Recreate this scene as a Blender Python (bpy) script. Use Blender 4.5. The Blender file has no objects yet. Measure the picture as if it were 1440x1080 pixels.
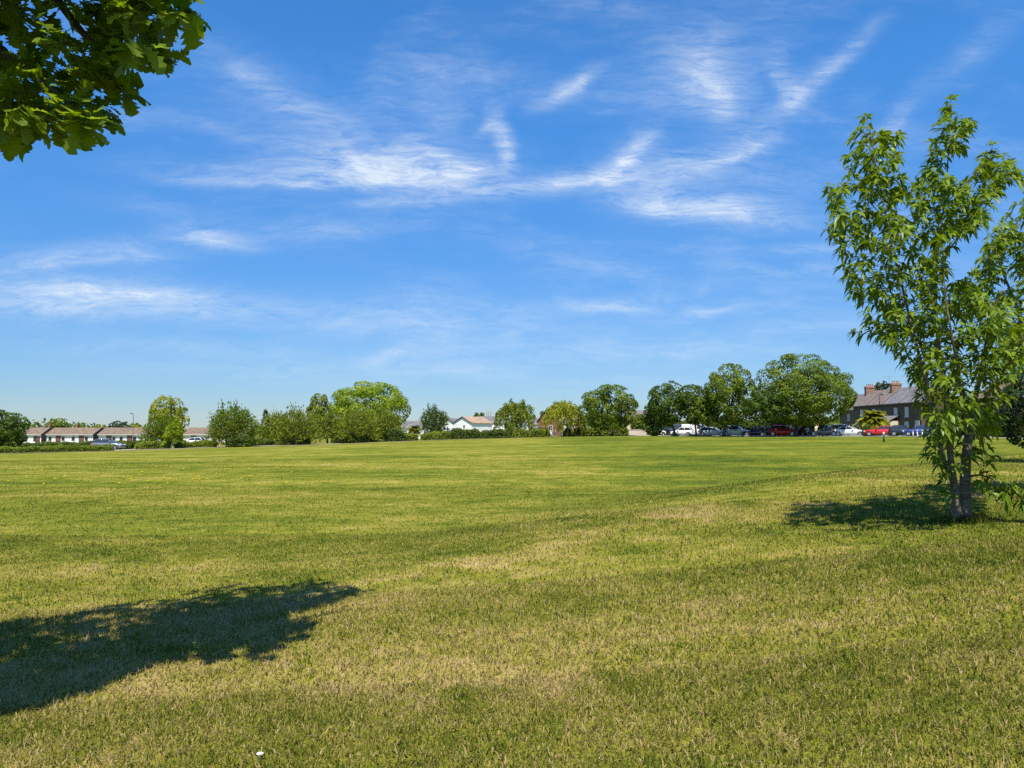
import bpy, math, random
import numpy as np
from mathutils import Vector, Matrix

S = bpy.context.scene
COL = S.collection
rng = np.random.default_rng(7)
random.seed(7)
R = math.radians
PI = math.pi

# ------------------------------------------------------------------ camera
F = 1040.0                      # focal length in photo pixels (1440 wide)
HY = 606.0                      # horizon row
EYE = 1.6
PITCH = math.atan((HY - 540) / F)
cam_d = bpy.data.cameras.new('camera')
cam = bpy.data.objects.new('camera', cam_d)
COL.objects.link(cam)
cam.location = (0, 0, EYE)
cam.rotation_euler = (PI / 2 + PITCH, 0, 0)
cam_d.sensor_width = 36
cam_d.lens = 36 * F / 1440
cam_d.clip_start = 0.05
cam_d.clip_end = 6000
S.camera = cam

# ------------------------------------------------------------------ world, sun, exposure
SUN_ELEV, SUN_AZ = R(62.5), R(184)          # azimuth clockwise from +Y: the sun stands behind the camera
world = bpy.data.worlds.new("World")
S.world = world
world.use_nodes = True
wn = world.node_tree
wn.nodes.clear()


def nd(nt, typ, **kw):
    n = nt.nodes.new(typ)
    for k, v in kw.items():
        setattr(n, k, v)
    return n


def math_n(nt, op, a, b=None, c=None, clamp=False):
    n = nt.nodes.new('ShaderNodeMath')
    n.operation = op
    n.use_clamp = clamp
    for i, v in enumerate((a, b, c)):
        if v is None:
            continue
        if isinstance(v, (int, float)):
            n.inputs[i].default_value = v
        else:
            nt.links.new(v, n.inputs[i])
    return n.outputs[0]


def mixrgb(nt, fac, a, b, blend='MIX'):
    n = nt.nodes.new('ShaderNodeMix')
    n.data_type = 'RGBA'
    n.blend_type = blend
    for s, v in ((n.inputs[0], fac), (n.inputs[6], a), (n.inputs[7], b)):
        if isinstance(v, (int, float)):
            s.default_value = v
        elif isinstance(v, tuple):
            s.default_value = (*v, 1) if len(v) == 3 else v
        else:
            nt.links.new(v, s)
    return n.outputs[2]


def maprange(nt, v, a, b, c=0.0, d=1.0, smooth=True):
    n = nt.nodes.new('ShaderNodeMapRange')
    if smooth:
        n.interpolation_type = 'SMOOTHSTEP'
    nt.links.new(v, n.inputs[0])
    for i, x in enumerate((a, b, c, d)):
        n.inputs[1 + i].default_value = x
    return n.outputs[0]


def build_sky():
    nt = wn
    sky = nd(nt, 'ShaderNodeTexSky', sky_type='NISHITA')
    sky.sun_disc = False
    sky.sun_elevation = SUN_ELEV
    sky.sun_rotation = SUN_AZ
    sky.altitude = 0
    sky.air_density = 1.0
    sky.dust_density = 0.0
    sky.ozone_density = 2.0
    hs = nd(nt, 'ShaderNodeHueSaturation')
    hs.inputs['Saturation'].default_value = 1.0
    hs.inputs['Value'].default_value = 1.0
    nt.links.new(sky.outputs[0], hs.inputs['Color'])
    # cirrus: wisps at fixed places of the sky, drawn out by fibrous noise
    tc = nd(nt, 'ShaderNodeTexCoord')
    sep = nd(nt, 'ShaderNodeSeparateXYZ')
    nt.links.new(tc.outputs['Generated'], sep.inputs[0])
    ya = math_n(nt, 'MAXIMUM', math_n(nt, 'ABSOLUTE', sep.outputs[1]), 0.15)
    a = math_n(nt, 'DIVIDE', sep.outputs[0], ya)
    b = math_n(nt, 'DIVIDE', sep.outputs[2], ya)
    grade = mixrgb(nt, maprange(nt, sep.outputs[2], 0.0, .42, smooth=False), (.40, .50, .70), (.38, .97, 1.47))
    skycol = mixrgb(nt, 1.0, hs.outputs[0], grade, 'MULTIPLY')
    cmb = nd(nt, 'ShaderNodeCombineXYZ')
    nt.links.new(a, cmb.inputs[0])
    nt.links.new(b, cmb.inputs[1])
    base = cmb.outputs[0]

    def noise(vec, scale, detail, rough, sx=1.0, sy=1.0, rot=0.0, dist=0.0, off=0.0):
        m = nd(nt, 'ShaderNodeMapping')
        m.inputs['Rotation'].default_value = (0, 0, rot)
        m.inputs['Scale'].default_value = (sx, sy, 1)
        m.inputs['Location'].default_value = (off, off * .7, off * .3)
        nt.links.new(vec, m.inputs[0])
        n = nd(nt, 'ShaderNodeTexNoise')
        n.inputs['Scale'].default_value = scale
        n.inputs['Detail'].default_value = detail
        n.inputs['Roughness'].default_value = rough
        n.inputs['Distortion'].default_value = dist
        nt.links.new(m.outputs[0], n.inputs['Vector'])
        return n

    w = noise(base, 4.2, 7, 0.62)
    vm = nd(nt, 'ShaderNodeVectorMath', operation='SUBTRACT')
    nt.links.new(w.outputs['Color'], vm.inputs[0])
    vm.inputs[1].default_value = (.5, .5, .5)
    vs = nd(nt, 'ShaderNodeVectorMath', operation='MULTIPLY')
    nt.links.new(vm.outputs[0], vs.inputs[0])
    vs.inputs[1].default_value = (0.11, 0.05, 0)
    va = nd(nt, 'ShaderNodeVectorMath', operation='ADD')
    nt.links.new(base, va.inputs[0])
    nt.links.new(vs.outputs[0], va.inputs[1])
    wv = va.outputs[0]
    # centre px, py, half length, half thickness, angle (down to the right positive), weight
    wisps = [
        (470, 240, 330, 24, 2, .75), (430, 165, 240, 55, 22, .34), (600, 228, 170, 40, -4, .6),
        (560, 205, 130, 30, -25, .3), (708, 178, 60, 14, 72, .45), (718, 215, 40, 16, 100, .45), (650, 262, 170, 18, 0, .4),
        (60, 360, 170, 18, -4, .6), (290, 333, 90, 15, 8, .6), (190, 355, 90, 26, 0, .35),
        (140, 408, 330, 22, 3, .65), (230, 432, 420, 22, 4, .6), (60, 425, 200, 40, 0, .3),
        (820, 243, 150, 18, -8, .6), (885, 208, 80, 20, -48, .6), (910, 245, 100, 60, 10, .4),
        (1010, 212, 150, 24, -22, .55), (1000, 290, 180, 24, 7, .85), (1060, 250, 220, 60, 0, .3),
        (1010, 125, 110, 50, 52, .5), (990, 60, 190, 80, -30, .3), (1150, 100, 150, 20, -42, .5),
        (1118, 95, 60, 20, 75, .35), (800, 110, 75, 14, -36, .5), (1270, 165, 80, 16, -48, .4),
        (860, 430, 120, 11, 2, .5), (1000, 438, 80, 12, -6, .55), (570, 497, 70, 13, -10, .45),
        (1130, 463, 140, 12, -4, .4), (1140, 347, 100, 9, -4, .45), (460, 325, 80, 12, 3, .3),
        (560, 440, 220, 30, 4, .28), (250, 485, 320, 16, 2, .3), (420, 517, 400, 20, 0, .3),
        (640, 522, 100, 10, 0, .35), (760, 470, 320, 34, -2, .25), (900, 490, 300, 20, 0, .22),
        (250, 300, 200, 20, 10, .22), (700, 430, 160, 14, 8, .22), (840, 375, 150, 14, 10, .16),
        (330, 80, 160, 40, 25, .18), (700, 90, 200, 40, 10, .1), (1390, 60, 140, 26, -35, .25),
    ]
    acc = None
    strands = [
        (310, 252, 120, 8, 2, .5), (420, 255, 100, 7, 2, .55), (560, 245, 140, 8, -5, .65), (650, 235, 70, 10, -8, .65), (340, 95, 120, 14, 32, .3),
        (430, 140, 90, 14, 25, .25), (330, 185, 150, 12, 18, .32), (460, 215, 100, 14, 20, .4), (500, 230, 60, 14, 35, .5), (490, 210, 60, 8, 50, .35),
        (600, 200, 70, 10, 28, .32), (640, 220, 70, 10, 15, .38), (690, 165, 32, 8, -45, .5), (714, 185, 38, 9, 75, .55), (590, 278, 110, 7, -3, .4),
        (520, 283, 40, 6, -5, .4), (790, 252, 80, 9, -4, .55), (850, 240, 60, 8, -8, .55), (885, 215, 42, 10, -50, .65), (905, 195, 30, 8, -35, .45),
        (860, 255, 40, 8, 45, .4), (930, 290, 50, 12, 10, .6), (1010, 302, 110, 9, 6, .65), (960, 285, 80, 8, 5, .4), (960, 215, 70, 8, 5, .38),
        (1040, 212, 60, 9, -22, .55), (1080, 192, 32, 7, -30, .5), (1000, 95, 50, 14, 40, .38), (1025, 125, 42, 14, -70, .45), (1010, 60, 60, 18, -70, .28),
        (1135, 125, 36, 8, -42, .5), (1175, 90, 62, 10, -50, .42), (1225, 40, 52, 10, -50, .28), (1105, 100, 40, 8, 70, .32), (790, 120, 40, 7, -30, .5),
        (818, 100, 20, 7, -50, .5), (1288, 160, 40, 8, -45, .4), (60, 372, 110, 7, -6, .5), (120, 400, 150, 7, 3, .5), (220, 415, 150, 7, 3, .45),
        (60, 432, 120, 7, 2, .4), (300, 335, 70, 8, 10, .5), (860, 432, 70, 6, 4, .4), (1000, 438, 45, 7, -8, .45)]
    vt = nd(nt, 'ShaderNodeVectorMath', operation='MULTIPLY')
    nt.links.new(vm.outputs[0], vt.inputs[0])
    vt.inputs[1].default_value = (.055, .028, 0)
    vu = nd(nt, 'ShaderNodeVectorMath', operation='ADD')
    nt.links.new(base, vu.inputs[0])
    nt.links.new(vt.outputs[0], vu.inputs[1])
    wisps = [(*w_[:5], w_[5] * .66, wv) for w_ in wisps] + [(w_[0], w_[1], w_[2] * 1.25, w_[3] * 1.3, w_[4], w_[5] * .50, vu.outputs[0]) for w_ in strands]
    for (px, py, hl, ht, ang, wt, src) in wisps:
        m = nd(nt, 'ShaderNodeMapping', vector_type='TEXTURE')
        m.inputs['Location'].default_value = ((px - 720) / F, (HY - py) / F, 0)
        m.inputs['Rotation'].default_value = (0, 0, -R(ang))
        m.inputs['Scale'].default_value = (hl / F * 1.35, ht / F * 1.8, 1)
        nt.links.new(src, m.inputs[0])
        g = nd(nt, 'ShaderNodeTexGradient', gradient_type='QUADRATIC_SPHERE')
        nt.links.new(m.outputs[0], g.inputs[0])
        acc = math_n(nt, 'MULTIPLY', g.outputs['Fac'], wt) if acc is None else \
            math_n(nt, 'MULTIPLY_ADD', g.outputs['Fac'], wt, acc)
    fib = noise(wv, 9.0, 12, 0.74, 1.0, 5.0, R(4), 1.2)
    fib2 = noise(wv, 10.0, 12, 0.74, 1.0, 5.5, R(40), 1.2, 3.0)
    f = math_n(nt, 'MULTIPLY_ADD', fib2.outputs['Fac'], 0.5, math_n(nt, 'MULTIPLY', fib.outputs['Fac'], 0.6))
    f = maprange(nt, f, .40, .73, 0.05, 1.5, smooth=False)
    dens = math_n(nt, 'MULTIPLY', acc, f)
    veil = noise(wv, 2.6, 7, 0.62, 1.0, 3.0, R(-6), 0.3, 7.0)
    vv = maprange(nt, veil.outputs['Fac'], .44, .78, 0, .42)
    vv = math_n(nt, 'MULTIPLY', vv, math_n(nt, 'MULTIPLY', f, .55))
    dens = math_n(nt, 'ADD', dens, vv)
    dens = math_n(nt, 'MULTIPLY', dens, maprange(nt, sep.outputs[2], 0.0, 0.06))
    dens = math_n(nt, 'MULTIPLY', dens, 1.12)
    dens = math_n(nt, 'MINIMUM', math_n(nt, 'MAXIMUM', dens, 0), 0.9)
    # thin bright air over the horizon
    col = mixrgb(nt, dens, skycol, (5.6, 6.3, 7.1))
    bg = nd(nt, 'ShaderNodeBackground')
    bg.inputs['Strength'].default_value = 0.088
    nt.links.new(col, bg.inputs['Color'])
    out = nd(nt, 'ShaderNodeOutputWorld')
    nt.links.new(bg.outputs[0], out.inputs[0])


build_sky()
SUNV = Vector((math.sin(SUN_AZ) * math.cos(SUN_ELEV), math.cos(SUN_AZ) * math.cos(SUN_ELEV), math.sin(SUN_ELEV)))
sl = bpy.data.lights.new('sun', 'SUN')
sl.energy = 4.6
sl.angle = R(0.53)
sl.color = (1.0, 0.935, 0.81)
so = bpy.data.objects.new('sun', sl)
COL.objects.link(so)
so.rotation_euler = SUNV.to_track_quat('Z', 'Y').to_euler()
S.view_settings.view_transform = 'Standard'
S.view_settings.look = 'None'
S.view_settings.exposure = 0.68
S.view_settings.gamma = 1.0
S.cycles.max_bounces = 8
S.cycles.diffuse_bounces = 3
S.cycles.transmission_bounces = 4
S.cycles.transparent_max_bounces = 8
S.cycles.use_adaptive_sampling = True
S.cycles.use_denoising = False
S.cycles.caustics_reflective = False
S.cycles.caustics_refractive = False
S.cycles.sample_clamp_indirect = 4.0

# ------------------------------------------------------------------ terrain
_EX = np.array([-2000, -300, -150, -58.8, -37.5, -29, -18, -9.5, 12.5, 22.5, 31, 54, 90, 300, 2000.])
_EZ = np.array([-5, -3.2, -2.4, -1.1, -.62, -.48, -.1, .17, .64, .76, .67, .85, .9, .9, .9])


def sstep(a, b, x):
    t = np.clip((np.asarray(x, float) - a) / (b - a), 0, 1)
    return t * t * (3 - 2 * t)


def gz(x, y):
    x = np.asarray(x, float)
    y = np.asarray(y, float)
    e = (np.interp(x - 3, _EX, _EZ) + np.interp(x + 3, _EX, _EZ) + np.interp(x, _EX, _EZ)) / 3
    k = sstep(18, 105, y)
    far = sstep(240, 900, np.hypot(x, y)) * 4.0
    field = e * k - 0.36 * (1 - k) - far
    s = (x - y + 9.8) / 1.41421
    bank = 0.078 * np.clip(x, -4, 7.5) + 0.05 * np.sin(x * .7 + 1) * np.cos(y * .5)
    w = sstep(-7.5, 0.6, s) * (1 - sstep(30, 60, y))
    und = 0.05 * np.sin(x * .11 + .5) * np.sin(y * .13) * sstep(14, 40, y) * (1 - sstep(90, 130, y))
    return field * (1 - w) + bank * w + und


def ray(px, py):
    u, v = (px - 720) / F, -(py - 540) / F
    c, s_ = math.cos(PITCH), math.sin(PITCH)
    dy = c - s_ * v
    return u / dy, (s_ + c * v) / dy


def at(px, py, Y):
    dx, dz = ray(px, py)
    return Vector((dx * Y, Y, EYE + dz * Y))


def gnd(px, Y):
    x = ray(px, 610)[0] * Y
    return Vector((x, Y, float(gz(x, Y))))


def m_per_px(Y):
    return Y / F


# ------------------------------------------------------------------ materials
def mat(name):
    m = bpy.data.materials.new(name)
    m.use_nodes = True
    nt = m.node_tree
    nt.nodes.clear()
    out = nt.nodes.new('ShaderNodeOutputMaterial')
    return m, nt, out


def simple(name, col, rough=.6, metal=0.0, var=.12, scale=3.0, spec=.4, coat=0.0, bump=0.0):
    m, nt, out = mat(name)
    p = nt.nodes.new('ShaderNodeBsdfPrincipled')
    p.inputs['Roughness'].default_value = rough
    p.inputs['Metallic'].default_value = metal
    p.inputs['Specular IOR Level'].default_value = spec
    p.inputs['Coat Weight'].default_value = coat
    p.inputs['Coat Roughness'].default_value = .06
    if var > 0:
        g = nt.nodes.new('ShaderNodeNewGeometry')
        n = nt.nodes.new('ShaderNodeTexNoise')
        n.inputs['Scale'].default_value = scale
        n.inputs['Detail'].default_value = 5
        nt.links.new(g.outputs['Position'], n.inputs['Vector'])
        f = maprange(nt, n.outputs['Fac'], .3, .7)
        c = mixrgb(nt, f, tuple(x * (1 - var) for x in col), tuple(min(1, x * (1 + var)) for x in col))
        nt.links.new(c, p.inputs['Base Color'])
        if bump:
            bn = nt.nodes.new('ShaderNodeBump')
            bn.inputs['Strength'].default_value = bump
            bn.inputs['Distance'].default_value = .02
            nt.links.new(n.outputs['Fac'], bn.inputs['Height'])
            nt.links.new(bn.outputs[0], p.inputs['Normal'])
    else:
        p.inputs['Base Color'].default_value = (*col, 1)
    nt.links.new(p.outputs[0], out.inputs[0])
    return m


def leaf_mat(name, c0, c1, trans=.35, rough=.55, spec=.16, tcol=None):
    """Leaf: colour runs from c0 to c1 by each leaf's own 'tint' value; thin, so some light passes through."""
    m, nt, out = mat(name)
    at_ = nt.nodes.new('ShaderNodeAttribute')
    at_.attribute_name = 'tint'
    col = mixrgb(nt, at_.outputs['Fac'], c0, c1)
    p = nt.nodes.new('ShaderNodeBsdfPrincipled')
    p.inputs['Roughness'].default_value = rough
    p.inputs['Specular IOR Level'].default_value = spec
    nt.links.new(col, p.inputs['Base Color'])
    t = nt.nodes.new('ShaderNodeBsdfTranslucent')
    tc = mixrgb(nt, 1.0, col, tcol or (1.5, 1.45, .55), 'MULTIPLY')
    nt.links.new(tc, t.inputs['Color'])
    mx = nt.nodes.new('ShaderNodeMixShader')
    mx.inputs[0].default_value = trans
    nt.links.new(p.outputs[0], mx.inputs[1])
    nt.links.new(t.outputs[0], mx.inputs[2])
    nt.links.new(mx.outputs[0], out.inputs[0])
    return m


def brick_mat(name, c0, c1, mortar, scale=1.0):
    m, nt, out = mat(name)
    tc = nt.nodes.new('ShaderNodeTexCoord')
    sep = nt.nodes.new('ShaderNodeSeparateXYZ')
    nt.links.new(tc.outputs['Object'], sep.inputs[0])
    c = nt.nodes.new('ShaderNodeCombineXYZ')
    nt.links.new(math_n(nt, 'ADD', sep.outputs[0], sep.outputs[1]), c.inputs[0])
    nt.links.new(sep.outputs[2], c.inputs[1])
    b = nt.nodes.new('ShaderNodeTexBrick')
    b.inputs['Color1'].default_value = (*c0, 1)
    b.inputs['Color2'].default_value = (*c1, 1)
    b.inputs['Mortar'].default_value = (*mortar, 1)
    b.inputs['Scale'].default_value = scale
    b.inputs['Brick Width'].default_value = .225
    b.inputs['Row Height'].default_value = .075
    b.inputs['Mortar Size'].default_value = .008
    nt.links.new(c.outputs[0], b.inputs['Vector'])
    n = nt.nodes.new('ShaderNodeTexNoise')
    n.inputs['Scale'].default_value = .8
    n.inputs['Detail'].default_value = 6
    nt.links.new(tc.outputs['Object'], n.inputs['Vector'])
    col = mixrgb(nt, maprange(nt, n.outputs['Fac'], .35, .75, 0, .4), b.outputs['Color'], tuple(x * .5 for x in c0))
    p = nt.nodes.new('ShaderNodeBsdfPrincipled')
    p.inputs['Roughness'].default_value = .85
    nt.links.new(col, p.inputs['Base Color'])
    nt.links.new(p.outputs[0], out.inputs[0])
    return m


def roof_mat(name, col, rough=.7):
    m, nt, out = mat(name)
    tc = nt.nodes.new('ShaderNodeTexCoord')
    w = nt.nodes.new('ShaderNodeTexWave')
    w.wave_type = 'BANDS'
    w.bands_direction = 'Z'
    w.wave_profile = 'SAW'
    w.inputs['Scale'].default_value = 1.6
    w.inputs['Distortion'].default_value = .4
    nt.links.new(tc.outputs['Object'], w.inputs['Vector'])
    n = nt.nodes.new('ShaderNodeTexNoise')
    n.inputs['Scale'].default_value = 1.3
    n.inputs['Detail'].default_value = 7
    nt.links.new(tc.outputs['Object'], n.inputs['Vector'])
    c = mixrgb(nt, maprange(nt, n.outputs['Fac'], .3, .7), tuple(x * .72 for x in col), tuple(x * 1.25 for x in col))
    c = mixrgb(nt, math_n(nt, 'MULTIPLY', w.outputs['Fac'], .25), c, tuple(x * .5 for x in col))
    p = nt.nodes.new('ShaderNodeBsdfPrincipled')
    p.inputs['Roughness'].default_value = rough
    nt.links.new(c, p.inputs['Base Color'])
    nt.links.new(p.outputs[0], out.inputs[0])
    return m


def bark_mat(name, c0, c1, scale=6.0, rings=0.0):
    m, nt, out = mat(name)
    tc = nt.nodes.new('ShaderNodeTexCoord')
    mp = nt.nodes.new('ShaderNodeMapping')
    mp.inputs['Scale'].default_value = (1, 1, .35) if not rings else (.6, .6, 4.5)
    nt.links.new(tc.outputs['Object'], mp.inputs[0])
    n = nt.nodes.new('ShaderNodeTexNoise')
    n.inputs['Scale'].default_value = scale
    n.inputs['Detail'].default_value = 8
    n.inputs['Roughness'].default_value = .65
    nt.links.new(mp.outputs[0], n.inputs['Vector'])
    f = maprange(nt, n.outputs['Fac'], .35, .65)
    col = mixrgb(nt, f, c0, c1)
    if rings:
        n2 = nt.nodes.new('ShaderNodeTexNoise')
        n2.inputs['Scale'].default_value = 7
        n2.inputs['Detail'].default_value = 6
        nt.links.new(tc.outputs['Object'], n2.inputs['Vector'])
        col = mixrgb(nt, maprange(nt, n2.outputs['Fac'], .55, .68, 0, .6), col, (.09, .045, .022))
    p = nt.nodes.new('ShaderNodeBsdfPrincipled')
    p.inputs['Roughness'].default_value = .8
    nt.links.new(col, p.inputs['Base Color'])
    b = nt.nodes.new('ShaderNodeBump')
    b.inputs['Strength'].default_value = .7
    b.inputs['Distance'].default_value = .015
    nt.links.new(n.outputs['Fac'], b.inputs['Height'])
    nt.links.new(b.outputs[0], p.inputs['Normal'])
    nt.links.new(p.outputs[0], out.inputs[0])
    return m


def grass_mat(name, blade):
    m, nt, out = mat(name)
    g = nt.nodes.new('ShaderNodeNewGeometry')
    pos = g.outputs['Position']
    sep = nt.nodes.new('ShaderNodeSeparateXYZ')
    nt.links.new(pos, sep.inputs[0])
    s = math_n(nt, 'MULTIPLY', math_n(nt, 'ADD', math_n(nt, 'SUBTRACT', sep.outputs[0], sep.outputs[1]), 9.8), .7071)

    def noise(scale, detail=4, rough=.6, off=0.0, sx=1.0, sy=1.0, dist=0.0):
        mp = nt.nodes.new('ShaderNodeMapping')
        mp.inputs['Location'].default_value = (off, off * .37, 0)
        mp.inputs['Scale'].default_value = (sx, sy, 0.05)
        nt.links.new(pos, mp.inputs[0])
        n = nt.nodes.new('ShaderNodeTexNoise')
        n.inputs['Scale'].default_value = scale
        n.inputs['Detail'].default_value = detail
        n.inputs['Roughness'].default_value = rough
        n.inputs['Distortion'].default_value = dist
        nt.links.new(mp.outputs[0], n.inputs['Vector'])
        return n.outputs['Fac']
    n_big = noise(.16, 5, .6, 3.1, .55, 1.0)
    n_mid = noise(.85, 5, .62, 11.0, .8, 1.0, .6)
    n_sm = noise(4.2, 4, .6, 23.0)
    n_row = noise(.55, 6, .68, 91.0, .16, 1.0, .3)
    dry_zone = maprange(nt, s, -4.5, 3.5)
    # the strip of bleached turf along the shoulder of the bank
    crest = math_n(nt, 'MULTIPLY', maprange(nt, s, -1.3, 0.1), maprange(nt, s, 1.9, .5))
    crest = math_n(nt, 'MULTIPLY', crest, maprange(nt, n_mid, .3, .55))
    crest = math_n(nt, 'MULTIPLY', crest, maprange(nt, sep.outputs[0], 6.5, 1.0, .05, 1.0))
    green_side = maprange(nt, sep.outputs[0], 2.5, 7.0)
    lush = math_n(nt, 'MULTIPLY', maprange(nt, s, -6.5, -3.0), maprange(nt, s, -.9, -2.2))
    lush = math_n(nt, 'MULTIPLY', lush, maprange(nt, sep.outputs[0], 1, 8))
    d = math_n(nt, 'MULTIPLY_ADD', n_big, 1.15, math_n(nt, 'MULTIPLY_ADD', n_mid, 1.05, -.2))
    d = math_n(nt, 'MULTIPLY_ADD', n_sm, .6, math_n(nt, 'SUBTRACT', d, .075))
    d = math_n(nt, 'MULTIPLY_ADD', math_n(nt, 'SUBTRACT', n_row, .5), .62, d)
    d = math_n(nt, 'MULTIPLY_ADD', dry_zone, .10, d)
    d = math_n(nt, 'MULTIPLY_ADD', crest, .20, d)
    d = math_n(nt, 'MULTIPLY_ADD', green_side, -.14, d)
    d = math_n(nt, 'MULTIPLY_ADD', lush, -.15, d)
    d = math_n(nt, 'MULTIPLY_ADD', maprange(nt, noise(1.3, 6, .7, 57.0, 1, 1, .8), .54, .66), -.20, d)
    d = math_n(nt, 'MULTIPLY_ADD', maprange(nt, noise(2.1, 6, .72, 77.0, .8, 1, .8), .58, .70), .22, d)
    if blade:
        at_ = nt.nodes.new('ShaderNodeAttribute')
        at_.attribute_name = 'tint'
        d = math_n(nt, 'MULTIPLY_ADD', math_n(nt, 'SUBTRACT', at_.outputs['Fac'], .5), .75, d)
    else:
        n_f = noise(38.0, 3, .7, 5.0)
        n_ff = noise(110.0, 2, .7, 9.0)
        d = math_n(nt, 'MULTIPLY_ADD', math_n(nt, 'SUBTRACT', n_f, .5), .7, d)
        d = math_n(nt, 'MULTIPLY_ADD', math_n(nt, 'SUBTRACT', n_ff, .5), .5, d)
    cr = nt.nodes.new('ShaderNodeValToRGB')
    e = cr.color_ramp.elements
    stops = [(.0, (.040, .070, .008)), (.28, (.090, .128, .013)), (.48, (.158, .182, .021)),
             (.66, (.245, .236, .042)), (.84, (.345, .285, .115)), (1.0, (.43, .345, .185))]
    e[0].position, e[0].color = stops[0][0], (*stops[0][1], 1)
    e[1].position, e[1].color = stops[1][0], (*stops[1][1], 1)
    for p_, c_ in stops[2:]:
        el = e.new(p_)
        el.color = (*c_, 1)
    nt.links.new(maprange(nt, d, .60, 1.66, 0, 1, smooth=False), cr.inputs[0])
    col = cr.outputs['Color']
    col = mixrgb(nt, 1.0, col, (1.0, .925, .86) if blade else (1.0, .94, .72), 'MULTIPLY')
    if not blade:
        # bare earth shows in a few thin places on the bank
        bare = math_n(nt, 'MULTIPLY', maprange(nt, noise(1.5, 5, .7, 41.0), .66, .76), maprange(nt, s, 1.0, 3.0))
        col = mixrgb(nt, math_n(nt, 'MULTIPLY', bare, .6), col, (.16, .115, .06))
    p = nt.nodes.new('ShaderNodeBsdfPrincipled')
    p.inputs['Roughness'].default_value = .75 if blade else .95
    p.inputs['Specular IOR Level'].default_value = .12 if blade else .05
    nt.links.new(col, p.inputs['Base Color'])
    last = p.outputs[0]
    if blade:
        t = nt.nodes.new('ShaderNodeBsdfTranslucent')
        nt.links.new(col, t.inputs['Color'])
        mx = nt.nodes.new('ShaderNodeMixShader')
        mx.inputs[0].default_value = .3
        nt.links.new(p.outputs[0], mx.inputs[1])
        nt.links.new(t.outputs[0], mx.inputs[2])
        last = mx.outputs[0]
    else:
        b = nt.nodes.new('ShaderNodeBump')
        b.inputs['Strength'].default_value = .55
        b.inputs['Distance'].default_value = .05
        hb = math_n(nt, 'ADD', noise(30.0, 4, .7, 2.0), math_n(nt, 'MULTIPLY', noise(5.0, 3, .6, 8.0), 1.2))
        nt.links.new(hb, b.inputs['Height'])
        nt.links.new(b.outputs[0], p.inputs['Normal'])
    nt.links.new(last, out.inputs[0])
    return m


M = {
    'ground': grass_mat('turf', False), 'blade': grass_mat('grass_blade', True),
    'asphalt': simple('asphalt', (.075, .073, .07), .9, var=.2, scale=1.5),
    'path': simple('tan_path', (.42, .36, .27), .9, var=.15, scale=.7),
    'kerb': simple('kerb_stone', (.45, .43, .4), .85, var=.12, scale=2),
    'bark': bark_mat('bark', (.035, .027, .02), (.11, .09, .07)),
    'cherry_bark': bark_mat('cherry_bark', (.058, .041, .028), (.205, .158, .118), 5.0, 1.0),
    'pale_bark': bark_mat('pale_bark', (.28, .26, .22), (.5, .47, .42)),
    'twig': simple('twig', (.085, .06, .04), .8, var=.2, scale=20),
    'white_wall': simple('white_render', (.80, .79, .76), .85, var=.05, scale=.6),
    'cream_wall': simple('cream_render', (.60, .52, .40), .85, var=.07, scale=.6),
    'dark_gable': brick_mat('brown_gable', (.13, .075, .05), (.10, .06, .04), (.16, .13, .1)),
    'brick': brick_mat('brick', (.135, .075, .042), (.105, .06, .036), (.17, .14, .11)),
    'red_brick': brick_mat('red_brick', (.36, .12, .055), (.27, .085, .045), (.3, .22, .17)),
    'chimney_brick': brick_mat('chimney_brick', (.32, .15, .085), (.24, .11, .065), (.27, .21, .16)),
    'slate': roof_mat('slate', (.185, .172, .168), .6),
    'brown_slate': roof_mat('brown_slate', (.195, .15, .12), .65),
    'brown_tile': roof_mat('brown_tile', (.185, .128, .082)),
    'tan_tile': roof_mat('tan_tile', (.36, .25, .16)),
    'grey_tile': roof_mat('grey_tile', (.15, .14, .14)),
    'white_paint': simple('white_paint', (.8, .8, .78), .45, var=.04),
    'brown_door': simple('brown_door', (.17, .075, .045), .5),
    'pale_door': simple('pale_door', (.42, .55, .5), .5, var=.05),
    'pane': simple('window_pane', (.03, .04, .05), .07, var=0, spec=.8),
    'pane_pale': simple('curtained_pane', (.38, .42, .44), .12, var=.2, scale=2, spec=.8),
    'terracotta': simple('terracotta', (.42, .18, .10), .8),
    'metal': simple('grey_metal', (.32, .33, .34), .45, metal=.8, var=.08),
    'dark_metal': simple('dark_metal', (.03, .032, .035), .5),
    'tyre': simple('tyre', (.02, .02, .02), .85, var=.1),
    'rim': simple('alloy_rim', (.55, .56, .58), .3, metal=.9, var=.05),
    'lamp_glass': simple('headlamp_glass', (.7, .72, .74), .12, var=0, spec=.8),
    'tail': simple('tail_lamp', (.45, .015, .012), .2, var=0, spec=.7),
    'trim': simple('black_trim', (.025, .025, .027), .6),
    'skin': simple('skin', (.55, .34, .24), .55, var=.05),
    'yellow_cloth': simple('pale_yellow_cloth', (.78, .72, .38), .85, var=.06, scale=8),
    'dark_cloth': simple('dark_cloth', (.03, .033, .04), .9, var=.15, scale=8),
    'hair': simple('brown_hair', (.05, .03, .02), .6, var=.2, scale=30),
    'petal_white': simple('white_petal', (.85, .85, .82), .7, var=.03),
    'petal_yellow': simple('yellow_petal', (.80, .62, .03), .7, var=.06),
    'timber': simple('weathered_timber', (.2, .15, .1), .85, var=.2, scale=4),
}
PAINT = {}


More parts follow.
